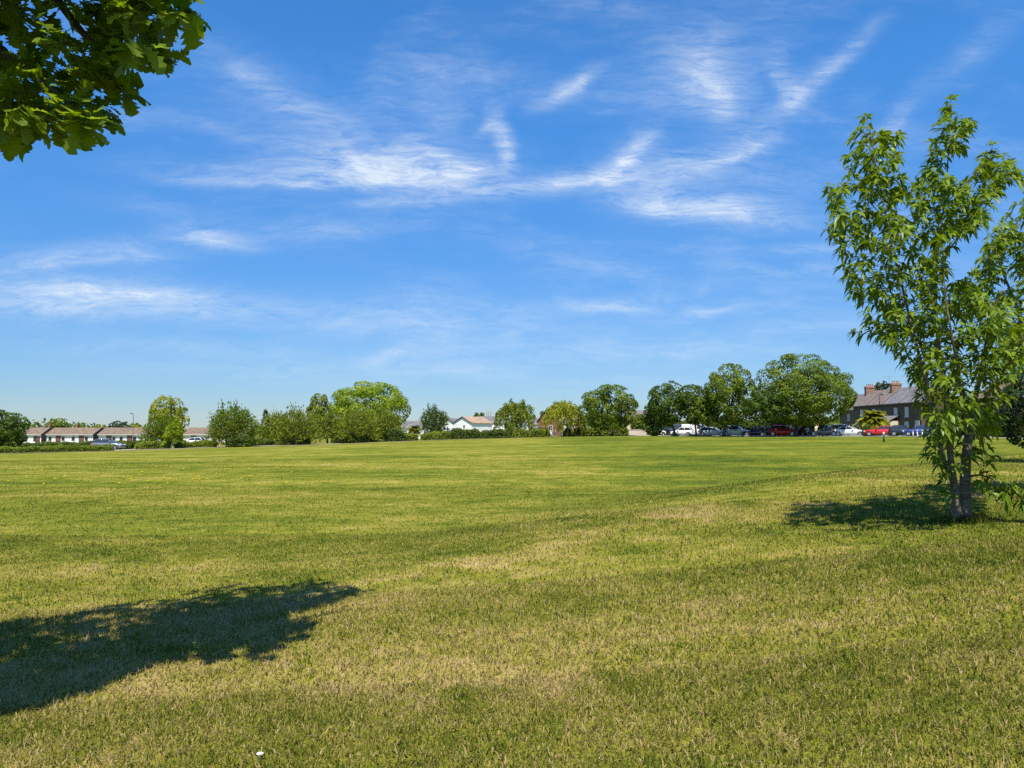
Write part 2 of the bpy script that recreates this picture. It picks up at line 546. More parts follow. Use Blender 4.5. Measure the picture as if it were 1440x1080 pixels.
def paint(kind):
    cols = {'white': (.82, .83, .84), 'silver': (.42, .44, .46), 'grey': (.12, .135, .145), 'black': (.012, .013, .015),
            'navy': (.012, .02, .055), 'blue': (.02, .04, .22), 'red': (.55, .012, .018), 'maroon': (.16, .012, .02),
            'slate': (.05, .075, .11)}
    if kind not in PAINT:
        PAINT[kind] = simple('car_paint_' + kind, cols[kind], .35, var=.03, spec=.5, coat=.8)
    return PAINT[kind]


FOL = {
    'dark': leaf_mat('foliage_dark_green', (.028, .062, .007), (.108, .168, .016)),
    'mid': leaf_mat('foliage_mid_green', (.054, .098, .007), (.190, .245, .018)),
    'fresh': leaf_mat('foliage_fresh_green', (.120, .195, .010), (.320, .390, .022)),
    'olive': leaf_mat('foliage_olive', (.085, .125, .011), (.245, .280, .030)),
    'yellow': leaf_mat('foliage_yellow_green', (.145, .180, .010), (.360, .360, .026)),
    'conifer': leaf_mat('foliage_conifer', (.016, .034, .010), (.045, .070, .016), .15),
    'bluish': leaf_mat('foliage_blue_green', (.040, .075, .018), (.120, .170, .044)),
    'cherry': leaf_mat('cherry_leaf', (.040, .092, .006), (.200, .280, .014), .34, .40, .30),
    'oak': leaf_mat('oak_leaf', (.050, .108, .008), (.165, .240, .018), .50, .5, .2, (1.8, 1.7, .4)),
    'hedge': leaf_mat('hedge_leaf', (.070, .112, .011), (.230, .275, .030), .25),
    'hedge_dark': leaf_mat('hedge_leaf_dark', (.036, .066, .010), (.120, .160, .022), .25),
}


# ------------------------------------------------------------------ object helpers
def tag(o, label=None, cat=None, group=None, kind=None):
    if label:
        o['label'] = label
    if cat:
        o['category'] = cat
    if group:
        o['group'] = group
    if kind:
        o['kind'] = kind
    return o


def thing(name, label, cat, loc=(0, 0, 0), rz=0.0, group=None):
    o = bpy.data.objects.new(name, None)
    o.empty_display_size = .2
    COL.objects.link(o)
    o.location = loc
    o.rotation_euler = (0, 0, rz)
    return tag(o, label, cat, group)


def link(name, me, parent=None):
    o = bpy.data.objects.new(name, me)
    COL.objects.link(o)
    if parent is not None:
        o.parent = parent
    return o


def np_mesh(name, V, faces, m, smooth=False, attrs=None):
    """faces: list of int arrays (n, k)."""
    V = np.asarray(V, np.float32)
    me = bpy.data.meshes.new(name)
    me.vertices.add(len(V))
    me.vertices.foreach_set('co', V.ravel())
    faces = [np.asarray(f, np.int32) for f in faces if len(f)]
    loops = np.concatenate([f.ravel() for f in faces])
    sizes = np.concatenate([np.full(len(f), f.shape[1], np.int32) for f in faces])
    starts = np.concatenate([[0], np.cumsum(sizes)[:-1]]).astype(np.int32)
    me.loops.add(len(loops))
    me.loops.foreach_set('vertex_index', loops)
    me.polygons.add(len(sizes))
    me.polygons.foreach_set('loop_start', starts)
    me.polygons.foreach_set('loop_total', sizes)
    if smooth:
        me.polygons.foreach_set('use_smooth', np.ones(len(sizes), bool))
    for k, v in (attrs or {}).items():
        a = me.attributes.new(k, 'FLOAT', 'POINT')
        a.data.foreach_set('value', np.asarray(v, np.float32))
    if m:
        me.materials.append(m)
    me.update(calc_edges=True)
    return me


class MB:
    def __init__(s):
        s.v, s.f = [], []

    def add(s, V, Fs):
        o = len(s.v)
        s.v += [tuple(v) for v in V]
        s.f += [tuple(i + o for i in f) for f in Fs]
        return s

    def box(s, x0, x1, y0, y1, z0, z1, bev=0.0):
        if bev <= 0:
            V = [(x0, y0, z0), (x1, y0, z0), (x1, y1, z0), (x0, y1, z0), (x0, y0, z1), (x1, y0, z1), (x1, y1, z1), (x0, y1, z1)]
            return s.add(V, [(0, 3, 2, 1), (4, 5, 6, 7), (0, 1, 5, 4), (1, 2, 6, 5), (2, 3, 7, 6), (3, 0, 4, 7)])
        b = bev
        ring = lambda i: [(x0 + i + b, y0 + i), (x1 - i - b, y0 + i), (x1 - i, y0 + i + b), (x1 - i, y1 - i - b),
                          (x1 - i - b, y1 - i), (x0 + i + b, y1 - i), (x0 + i, y1 - i - b), (x0 + i, y0 + i + b)]
        V = [(*p, z0) for p in ring(0)] + [(*p, z1 - b) for p in ring(0)] + [(*p, z1) for p in ring(b)]
        Fs = [tuple(range(7, -1, -1)), tuple(range(16, 24))]
        for k in (0, 8):
            for i in range(8):
                j = (i + 1) % 8
                Fs.append((k + i, k + j, k + 8 + j, k + 8 + i))
        return s.add(V, Fs)

    def tube(s, pts, rad, n=8, cap=True):
        pts = [Vector(p) for p in pts]
        if not hasattr(rad, '__len__'):
            rad = [rad] * len(pts)
        V, Fs = [], []
        prev = None
        for i, p in enumerate(pts):
            d = (pts[min(i + 1, len(pts) - 1)] - pts[max(i - 1, 0)]).normalized()
            if prev is None:
                a = Vector((1, 0, 0)) if abs(d.x) < .8 else Vector((0, 1, 0))
                u = d.cross(a).normalized()
            else:
                u = (prev - d * prev.dot(d)).normalized()
            prev = u
            w = d.cross(u)
            for k in range(n):
                t = 2 * PI * k / n
                V.append(p + (u * math.cos(t) + w * math.sin(t)) * rad[i])
        for i in range(len(pts) - 1):
            for k in range(n):
                j = (k + 1) % n
                Fs.append((i * n + k, i * n + j, (i + 1) * n + j, (i + 1) * n + k))
        if cap:
            Fs.append(tuple(range(n - 1, -1, -1)))
            o = (len(pts) - 1) * n
            Fs.append(tuple(range(o, o + n)))
        return s.add(V, Fs)

    def lathe(s, prof, c=(0, 0, 0), n=16, axis='z'):
        V, Fs = [], []
        for r, h in prof:
            for k in range(n):
                t = 2 * PI * k / n
                p = (r * math.cos(t), r * math.sin(t), h)
                if axis == 'y':
                    p = (p[0], h, p[1])
                V.append((p[0] + c[0], p[1] + c[1], p[2] + c[2]))
        for i in range(len(prof) - 1):
            for k in range(n):
                j = (k + 1) % n
                Fs.append((i * n + k, i * n + j, (i + 1) * n + j, (i + 1) * n + k))
        Fs.append(tuple(range(n - 1, -1, -1)))
        o = (len(prof) - 1) * n
        Fs.append(tuple(range(o, o + n)))
        return s.add(V, Fs)

    def build(s, name, m, parent=None, smooth=False):
        me = bpy.data.meshes.new(name)
        me.from_pydata(s.v, [], s.f)
        me.materials.append(m)
        if smooth:
            for p in me.polygons:
                p.use_smooth = True
        me.update()
        return link(name, me, parent)


def unit(a):
    return a / np.maximum(np.linalg.norm(a, axis=-1, keepdims=True), 1e-9)


def leaf_quads(P, D, N, L, W, fold=.12):
    D = unit(D)
    Sd = unit(np.cross(D, N))
    n = np.cross(Sd, D)
    L = np.asarray(L).reshape(-1, 1)
    W = np.asarray(W).reshape(-1, 1)
    mid = P + D * L * .48
    V = np.stack([P, mid + Sd * W * .5 + n * W * fold, P + D * L - n * L * .08, mid - Sd * W * .5 + n * W * fold], 1)
    k = len(P)
    Fq = np.arange(k * 4).reshape(k, 4)
    return V.reshape(-1, 3), Fq


def rep(t, k):
    return np.repeat(np.asarray(t, np.float32), k)


# ------------------------------------------------------------------ ground sheet
def axis_pts(n, span, p):
    t = np.linspace(-1, 1, n)
    return np.sign(t) * np.abs(t) ** p * span


def build_ground():
    xs = axis_pts(361, 2600, 3.6)
    t = np.linspace(-.45, 1, 421)
    ys = np.where(t < 0, -np.abs(t / .45) ** 2.5 * 200, np.abs(t) ** 3.2 * 3600)
    X, Y = np.meshgrid(xs, ys)
    Z = gz(X, Y)
    V = np.stack([X, Y, Z], -1).reshape(-1, 3)
    nx = len(xs)
    i, j = np.meshgrid(np.arange(nx - 1), np.arange(len(ys) - 1))
    a = (j * nx + i).ravel()
    Fq = np.stack([a, a + 1, a + nx + 1, a + nx], 1)
    o = link('ground', np_mesh('ground', V, [Fq], M['ground'], True))
    tag(o, kind='structure')


build_ground()

# field edge: (photo column, distance)
EDGE = [(-260, 66), (-120, 76), (0, 85), (180, 92), (330, 101), (440, 109), (560, 118), (640, 124), (760, 129), (860, 130),
        (930, 125), (1000, 117), (1100, 110), (1200, 104), (1300, 97), (1420, 89), (1560, 80), (1750, 70)]


def edge_Y(px):
    return float(np.interp(px, [e[0] for e in EDGE], [e[1] for e in EDGE]))


def ribbon(name, a, b, px0, px1, z, m, n=120):
    """A strip of surface that follows the field edge, from a to b metres beyond it."""
    V = []
    for i in range(n + 1):
        px = px0 + (px1 - px0) * i / n
        for k in range(5):
            Y = edge_Y(px) + a + (b - a) * k / 4
            p = gnd(px, Y)
            V.append((p.x, p.y, p.z + z))
    V = np.array(V)
    idx = np.arange(n)[:, None] * 5 + np.arange(4)[None]
    q = idx.ravel()
    o = link(name, np_mesh(name, V, [np.stack([q, q + 5, q + 6, q + 1], 1)], m, True))
    return tag(o, kind='structure')


ribbon('footpath', .4, 2.6, -260, 1750, .035, M['path'])
ribbon('road', 4.2, 10.5, 880, 1750, .04, M['asphalt'])
ribbon('lane', 4.2, 8.5, -260, 480, .04, M['path'])


def kerb_strip():
    mb = MB()
    for off in (3.95, 10.55):
        pts = []
        for i in range(141):
            px = 880 + 870 * i / 140
            p = gnd(px, edge_Y(px) + off)
            pts.append(p)
        for p, q in zip(pts[:-1], pts[1:]):
            d = (q - p).normalized()
            nrm = Vector((-d.y, d.x, 0)).normalized() * .075
            V = [p - nrm, q - nrm, q + nrm, p + nrm]
            V = [v + Vector((0, 0, -.1)) for v in V] + [v + Vector((0, 0, .14)) for v in V]
            mb.add(V, [(4, 5, 6, 7), (0, 1, 5, 4), (2, 3, 7, 6)])
    tag(mb.build('kerb', M['kerb']), kind='structure')


kerb_strip()


# ------------------------------------------------------------------ foliage builders
def fit(P):
    """Stretch leaf positions so that the crown fills -1..1 on each axis."""
    for k in range(3):
        a, b = np.quantile(P[:, k], (.006, .994))
        P[:, k] = (P[:, k] - (a + b) / 2) * 2 / (b - a)
    return P


def crown_round(rx, ry, rz, n_leaf, ls, lobes=9, seed=0, lump=.42, flat=0.0):
    """Leaf clumps over overlapping lobes: lumpy outline, gaps at the rim, dark hollows inside."""
    g = np.random.default_rng(seed)
    # a dome with a few broad bulges and hollows
    bd = unit(g.normal(size=(lobes + 6, 3)))
    bh = g.uniform(-.17, .19, lobes + 6)
    bh[:lobes // 2] = np.abs(bh[:lobes // 2])

    def hull(d):
        return .84 + (np.exp(-(1 - d @ bd.T) / .10) * bh[None]).sum(1)
    nc = int(40 + n_leaf / 120)
    k = np.arange(nc) + .5
    ph = np.arccos(1 - 2 * k / nc)
    th = PI * (1 + 5 ** .5) * k
    dd = unit(np.stack([np.cos(th) * np.sin(ph), np.sin(th) * np.sin(ph), np.cos(ph)], 1) + g.normal(size=(nc, 3)) * .16)
    depth = np.where(g.random(nc) < .30, g.uniform(.45, .8, nc), g.uniform(.88, 1.04, nc))
    cc = dd * (hull(dd) * depth)[:, None]
    cr = g.uniform(.11, .23, nc) * (1.2 if nc < 90 else 1.0)
    wgt = cr ** 2
    ci = g.choice(nc, n_leaf, p=wgt / wgt.sum())
    d = unit(g.normal(size=(n_leaf, 3)) + dd[ci] * .55 + np.array([0, 0, .25]))
    P = cc[ci] + d * (cr[ci] * (g.uniform(.5, 1.0, n_leaf) ** .5))[:, None]
    inner = g.random(n_leaf) < .10
    P[inner] = (unit(g.normal(size=(inner.sum(), 3))) * (g.random((inner.sum(), 1)) ** .4) * .7)
    if flat:
        P[:, 2] = np.where(P[:, 2] < -flat, -flat - (P[:, 2] + flat) * .25, P[:, 2])
    P = fit(P)
    rr = np.linalg.norm(P, axis=1)
    P = P * np.where(rr > 1.04, 1.04 / rr, 1)[:, None]
    out = unit(P) * .45 + d * 1.3 + g.normal(size=(n_leaf, 3)) * .24 + np.array([0, 0, .35])
    P = P * np.array([rx, ry, rz])
    N = unit(out)
    D = unit(np.cross(N, g.normal(size=(n_leaf, 3))) + np.array([0, 0, -.35]))
    L = ls * g.uniform(.7, 1.35, n_leaf)
    V, Fq = leaf_quads(P, D, N, L, L * g.uniform(.5, .75, n_leaf), .15)
    tint = np.clip(g.normal(.5, .2, n_leaf) + (g.random(nc)[ci] - .5) * .6, 0, 1)
    return V, Fq, rep(tint, 4)


def crown_shoots(rx, ry, rz, n_strand, per, ls, seed=0, spread=1.0, bushy=.55):
    """Upright feathery shoots that fan out from low down."""
    g = np.random.default_rng(seed)
    th = g.uniform(0, 2 * PI, n_strand)
    u = g.random(n_strand) ** .55
    up = g.uniform(.02, 1.0, n_strand)
    ang = np.arccos(np.clip(up, 0, 1))
    e = np.stack([np.sin(ang) * np.cos(th), np.sin(ang) * np.sin(th), np.cos(ang)], 1)
    e[:, 2] = e[:, 2] * 1.75 - .75                          # ellipsoid reaching below its middle
    e *= (g.uniform(.62, 1.0, n_strand) + (g.random(n_strand) < .16) * g.uniform(.03, .15, n_strand))[:, None]
    s0 = np.stack([.3 * np.cos(th) * u, .3 * np.sin(th) * u, np.full(n_strand, -.8)], 1)
    c = s0 * .4 + e * .6 + np.array([0, 0, .22])
    c[:, :2] *= .8 * spread
    t = g.uniform(.28, 1.0, (n_strand, per)) ** bushy
    t3 = t[..., None]
    P = (1 - t3) ** 2 * s0[:, None] + 2 * t3 * (1 - t3) * c[:, None] + t3 ** 2 * e[:, None]
    T = 2 * (1 - t3) * (c - s0)[:, None] + 2 * t3 * (e - c)[:, None]
    k = n_strand * per
    P = fit(P.reshape(-1, 3) + g.normal(size=(k, 3)) * .035)
    body = g.random(k) < .5
    nb = int(body.sum())
    bd = unit(g.normal(size=(nb, 3))) * (g.random((nb, 1)) ** .30) * .90
    bd[:, 2] = np.where(bd[:, 2] > 0, bd[:, 2] * .88, bd[:, 2])
    bd += .05 * np.sin(bd[:, [1, 2, 0]] * 9 + g.uniform(0, 6))
    P[body] = bd
    sc = np.array([rx, ry, rz])
    P *= sc
    D = unit(T.reshape(-1, 3) * sc) + g.normal(size=(k, 3)) * .55
    N = g.normal(size=(k, 3)) + np.array([0, -.2, .9])
    L = ls * g.uniform(.7, 1.4, k)
    V, Fq = leaf_quads(P, D, N, L, L * g.uniform(.3, .45, k), .12)
    tint = np.clip(g.normal(.5, .18, k) + rep(g.random(n_strand) - .5, per) * .5, 0, 1)
    return V, Fq, rep(tint, 4)


def crown_weep(rx, ry, rz, n_strand, per, ls, seed=0, drop=.9):
    """Branches arch up and out, then hang in curtains."""
    g = np.random.default_rng(seed)
    th = g.uniform(0, 2 * PI, n_strand)
    r = g.random(n_strand) ** .6
    top = np.stack([.75 * r * np.cos(th), .75 * r * np.sin(th), np.sqrt(np.maximum(0, 1 - r ** 2)) * g.uniform(.7, 1.0, n_strand)], 1)
    # a few heads stand out from the rest
    head = g.integers(0, 7, n_strand)
    hz = g.uniform(-.25, .1, 7)
    top[:, 2] += hz[head]
    end = top * np.array([1.32, 1.32, 0]) + np.stack([np.zeros(n_strand), np.zeros(n_strand),
                                                      top[:, 2] - drop * g.uniform(.35, 1.35, n_strand) * (.4 + .6 * r)], 1)
    end[:, 2] = np.maximum(end[:, 2], -1.0)
    c = top * np.array([1.3, 1.3, 1.02])
    t3 = (g.random((n_strand, per)) ** .8)[..., None]
    P = (1 - t3) ** 2 * top[:, None] + 2 * t3 * (1 - t3) * c[:, None] + t3 ** 2 * end[:, None]
    T = 2 * (1 - t3) * (c - top)[:, None] + 2 * t3 * (end - c)[:, None]
    k = n_strand * per
    P = fit(P.reshape(-1, 3) + g.normal(size=(k, 3)) * .03)
    sc = np.array([rx, ry, rz])
    P *= sc
    D = unit(T.reshape(-1, 3) * sc) + g.normal(size=(k, 3)) * .35 + np.array([0, 0, -.3])
    N = g.normal(size=(k, 3)) * .7 + np.array([0, -.3, .7])
    L = ls * g.uniform(.7, 1.4, k)
    V, Fq = leaf_quads(P, D, N, L, L * g.uniform(.3, .42, k), .12)
    tint = np.clip(g.normal(.5, .18, k) + rep(g.random(n_strand) - .5, per) * .5, 0, 1)
    return V, Fq, rep(tint, 4)


def crown_cone(rx, ry, rz, n, ls, seed=0):
    g = np.random.default_rng(seed)
    h = g.random(n) ** .75
    rr = (1 - h) * (.75 + .25 * np.sin(h * 40)) * g.uniform(.7, 1.05, n)
    th = g.uniform(0, 2 * PI, n)
    P = np.stack([rr * np.cos(th) * rx, rr * np.sin(th) * ry, (h * 2 - 1) * rz], 1)
    D = np.stack([np.cos(th), np.sin(th), g.uniform(-.2, .7, n)], 1) + g.normal(size=(n, 3)) * .3
    N = g.normal(size=(n, 3)) * .6 + np.array([0, 0, 1.0])
    L = ls * g.uniform(.6, 1.3, n)
    V, Fq = leaf_quads(P, D, N, L, L * .5, .12)
    return V, Fq, rep(np.clip(g.normal(.5, .25, n), 0, 1), 4)


def limb_set(H, rx, rz_c, rtrunk, seed, n=7, lean=0.0):
    """Trunk that tapers and forks into limbs inside the crown."""
    g = random.Random(seed)
    mb = MB()
    hb = H * .36
    pts, rad = [], []
    for i in range(6):
        t = i / 5
        pts.append((lean * t * t + g.uniform(-.04, .04) * rtrunk * 6 * t, g.uniform(-.03, .03) * rtrunk * 6 * t, -.15 + (hb + .15) * t))
        rad.append(rtrunk * (1.35 if i == 0 else 1.0 - .22 * t))
    mb.tube(pts, rad, 9)
    top = Vector(pts[-1])
    for k in range(n):
        a = 2 * PI * k / n + g.uniform(-.4, .4)
        reach = rx * g.uniform(.45, .8)
        e = top + Vector((math.cos(a) * reach, math.sin(a) * reach, (H - hb) * g.uniform(.35, .8)))
        st = Vector(pts[-2]).lerp(top, g.uniform(.3, 1))
        mid = st.lerp(e, .5) + Vector((math.cos(a) * reach * .15, math.sin(a) * reach * .15, -.05 * H))
        mb.tube([st, st.lerp(mid, .5), mid, mid.lerp(e, .55) + Vector((0, 0, .02 * H)), e],
                [rtrunk * .55, rtrunk * .45, rtrunk * .34, rtrunk * .22, rtrunk * .08], 6)
    mb.tube([top, top.lerp(Vector((lean, 0, H * .85)), .5) + Vector((.1 * rx, 0, 0)), Vector((lean, 0, H * .86))],
            [rtrunk * .72, rtrunk * .45, rtrunk * .1], 7)
    return mb


_seed = [100]


def tree(name, label, l, r, top, bot, Y, fol='mid', style='round', trunk_px=None, rt=None, group=None, cat='tree',
         dens=1.0, ls=None, bark='bark', trunk=True, deep=.92, lobes=9, flat=0.0):
    """A tree whose crown spans photo columns l..r and rows top..bot when it stands Y metres away."""
    _seed[0] += 1
    sd = _seed[0]
    s = m_per_px(Y)
    cpx = (l + r) / 2
    tpx = cpx if trunk_px is None else trunk_px
    b = gnd(tpx, Y)
    c = at(cpx, (top + bot) / 2, Y)
    rx = (r - l) / 2 * s
    rz = (bot - top) / 2 * s
    root = thing(name, label, cat, b, 0, group)
    H = c.z + rz - b.z
    if trunk:
        tr = rt or max(.09, rx * .055)
        limb_set(H, rx, rz, tr, sd, lean=(c.x - b.x)).build('trunk', M[bark], root, True)
    ry = rx * deep
    ls = ls or .0024 * Y + .06
    area = rx * rz
    if style == 'round':
        n = int(dens * 30 * area / (ls * ls * .6))
        V, Fq, t = crown_round(rx, ry, rz, n, ls, lobes=lobes, seed=sd, flat=flat)
    elif style == 'shoots':
        n = int(dens * 25 * area / (ls * ls * .6))
        V, Fq, t = crown_shoots(rx, ry, rz, max(60, n // 26), 26, ls * 1.15, seed=sd)
    elif style == 'weep':
        n = int(dens * 17 * area / (ls * ls * .6))
        V, Fq, t = crown_weep(rx / 1.0, ry, rz, max(50, n // 30), 30, ls * 1.2, seed=sd)
    else:
        n = int(dens * 14 * area / (ls * ls * .6))
        V, Fq, t = crown_cone(rx, ry, rz, n, ls, seed=sd)
    V = V + np.array(c - b)
    link('crown', np_mesh('crown', V, [Fq], FOL[fol], False, {'tint': t}), root)
    return root


def hedge(name, label, pts, h, w, fol='hedge', group=None, cat='hedge', rnd=.2, top_noise=.12):
    """A clipped or shaggy hedge along ground points [(px, Y), ...]: lumpy leafy body over a twiggy core."""
    _seed[0] += 1
    g = np.random.default_rng(_seed[0])
    P = [gnd(px, Y) for px, Y in pts]
    base = P[len(P) // 2].copy()
    seg = [(b - a).length for a, b in zip(P[:-1], P[1:])]
    tot = sum(seg)
    cum = np.concatenate([[0], np.cumsum(seg)])
    PA = np.array([list(p) for p in P])

    def along(t):
        return np.stack([np.interp(t * tot, cum, PA[:, k]) for k in range(3)], 1)
    d0 = unit((PA[-1] - PA[0]) * np.array([1, 1, 0]))
    side = np.array([d0[1], -d0[0], 0])
    ph = g.uniform(0, 6, 6)

    def lump(t):
        q = t * tot
        return 1 + top_noise * (np.sin(q * .9 + ph[0]) + .7 * np.sin(q * 2.1 + ph[1]) + .5 * np.sin(q * 4.7 + ph[2])) / 1.4
    ls = .0019 * pts[0][1] + .05
    n = int(tot * (h * 2 + w) * 7.0 / (ls * ls * .6))
    n = min(n, 16000)
    t = g.random(n)
    a = g.uniform(-.35, PI + .35, n)
    rr = g.uniform(.82, 1.06, n)
    ca, sa = np.cos(a), np.sin(a)
    # superellipse section
    ex = np.sign(ca) * np.abs(ca) ** .55
    ez = np.sign(sa) * np.abs(sa) ** .55
    hh = h * lump(t)
    endf = np.clip(np.minimum(t, 1 - t) * tot / (.45 * h + .01), 0, 1) ** .5
    C = along(t)
    pos = C + side * (ex * rr * w * .5 * (.6 + .4 * endf))[:, None]
    pos[:, 2] += np.maximum(.03, hh * (.42 + .58 * ez * rr) * (.55 + .45 * endf))
    N = unit(side * ex[:, None] + np.array([0, 0, 1]) * (ez[:, None] + .25) + g.normal(size=(n, 3)) * .45)
    D = unit(np.cross(N, g.normal(size=(n, 3))) + np.array([0, 0, .25]))
    L = ls * g.uniform(.6, 1.3, n)
    V, Fq = leaf_quads(pos, D, N, L, L * g.uniform(.45, .7, n), .15)
    tint = rep(np.clip(g.normal(.45, .22, n) + .15 * np.sin(t * tot * 1.3 + ph[3]), 0, 1), 4)
    # woody core keeps light from falling straight through
    k = max(6, int(tot / .8))
    tt = np.linspace(0.01, .99, k)
    Cc = along(tt)
    hc = h * lump(tt) * (.5 + .4 * np.clip(np.minimum(tt, 1 - tt) * tot / (.5 * h), 0, 1) ** .5)
    ring = []
    for (sx, sz) in ((-.32, 0), (-.36, .5), (-.2, .86), (.2, .86), (.36, .5), (.32, 0)):
        q = Cc + side * (sx * w)
        q[:, 2] += sz * hc - .05
        ring.append(q)
    CV = np.stack(ring, 1).reshape(-1, 3)
    fs = []
    for i in range(k - 1):
        for j in range(5):
            fs.append((i * 6 + j, i * 6 + j + 1, (i + 1) * 6 + j + 1, (i + 1) * 6 + j))
    ends = [tuple(range(6)), tuple(range((k - 1) * 6, k * 6))]
    o = len(V)
    V2 = np.concatenate([V, CV]) - np.array(base)
    faces = [Fq, np.array(fs) + o, np.array(ends) + o]
    tint = np.concatenate([tint, np.zeros(len(CV))])
    ob = link(name, np_mesh(name, V2, faces, FOL[fol], False, {'tint': tint}))
    ob.location = base
    return tag(ob, label, cat, group)


def solve_Y(px, py, y0=2.0, y1=400.0):
    """Distance at which the ground shows at this photo column and row."""
    ys = np.geomspace(y0, y1, 1500)
    dx, dz = ray(px, py)
    d = EYE + dz * ys - gz(dx * ys, ys)
    k = np.argmax(d <= 0)
    return float(ys[k])


# ------------------------------------------------------------------ houses
def frame_boxes(mb, mp, w, h, t=.07, d=.05, bars=(1, 1)):
    """Window frame with glazing bars; mp maps (across, out, up) to house coordinates."""
    def bx(a0, a1, u0, u1, o0=0.0, o1=d):
        V = [mp(a, o, u) for u in (u0, u1) for (a, o) in ((a0, o0), (a1, o0), (a1, o1), (a0, o1))]
        mb.add(V, [(0, 3, 2, 1), (4, 5, 6, 7), (0, 1, 5, 4), (1, 2, 6, 5), (2, 3, 7, 6), (3, 0, 4, 7)])
    bx(-w / 2, -w / 2 + t, 0, h)
    bx(w / 2 - t, w / 2, 0, h)
    bx(-w / 2 + t, w / 2 - t, 0, t)
    bx(-w / 2 + t, w / 2 - t, h - t, h)
    for i in range(1, bars[0] + 1):
        a = -w / 2 + w * i / (bars[0] + 1)
        bx(a - t * .35, a + t * .35, t, h - t, .003, d - .006)
    for i in range(1, bars[1] + 1):
        u = h * i / (bars[1] + 1)
        bx(-w / 2 + t, w / 2 - t, u - t * .4, u + t * .4, .003, d - .012)


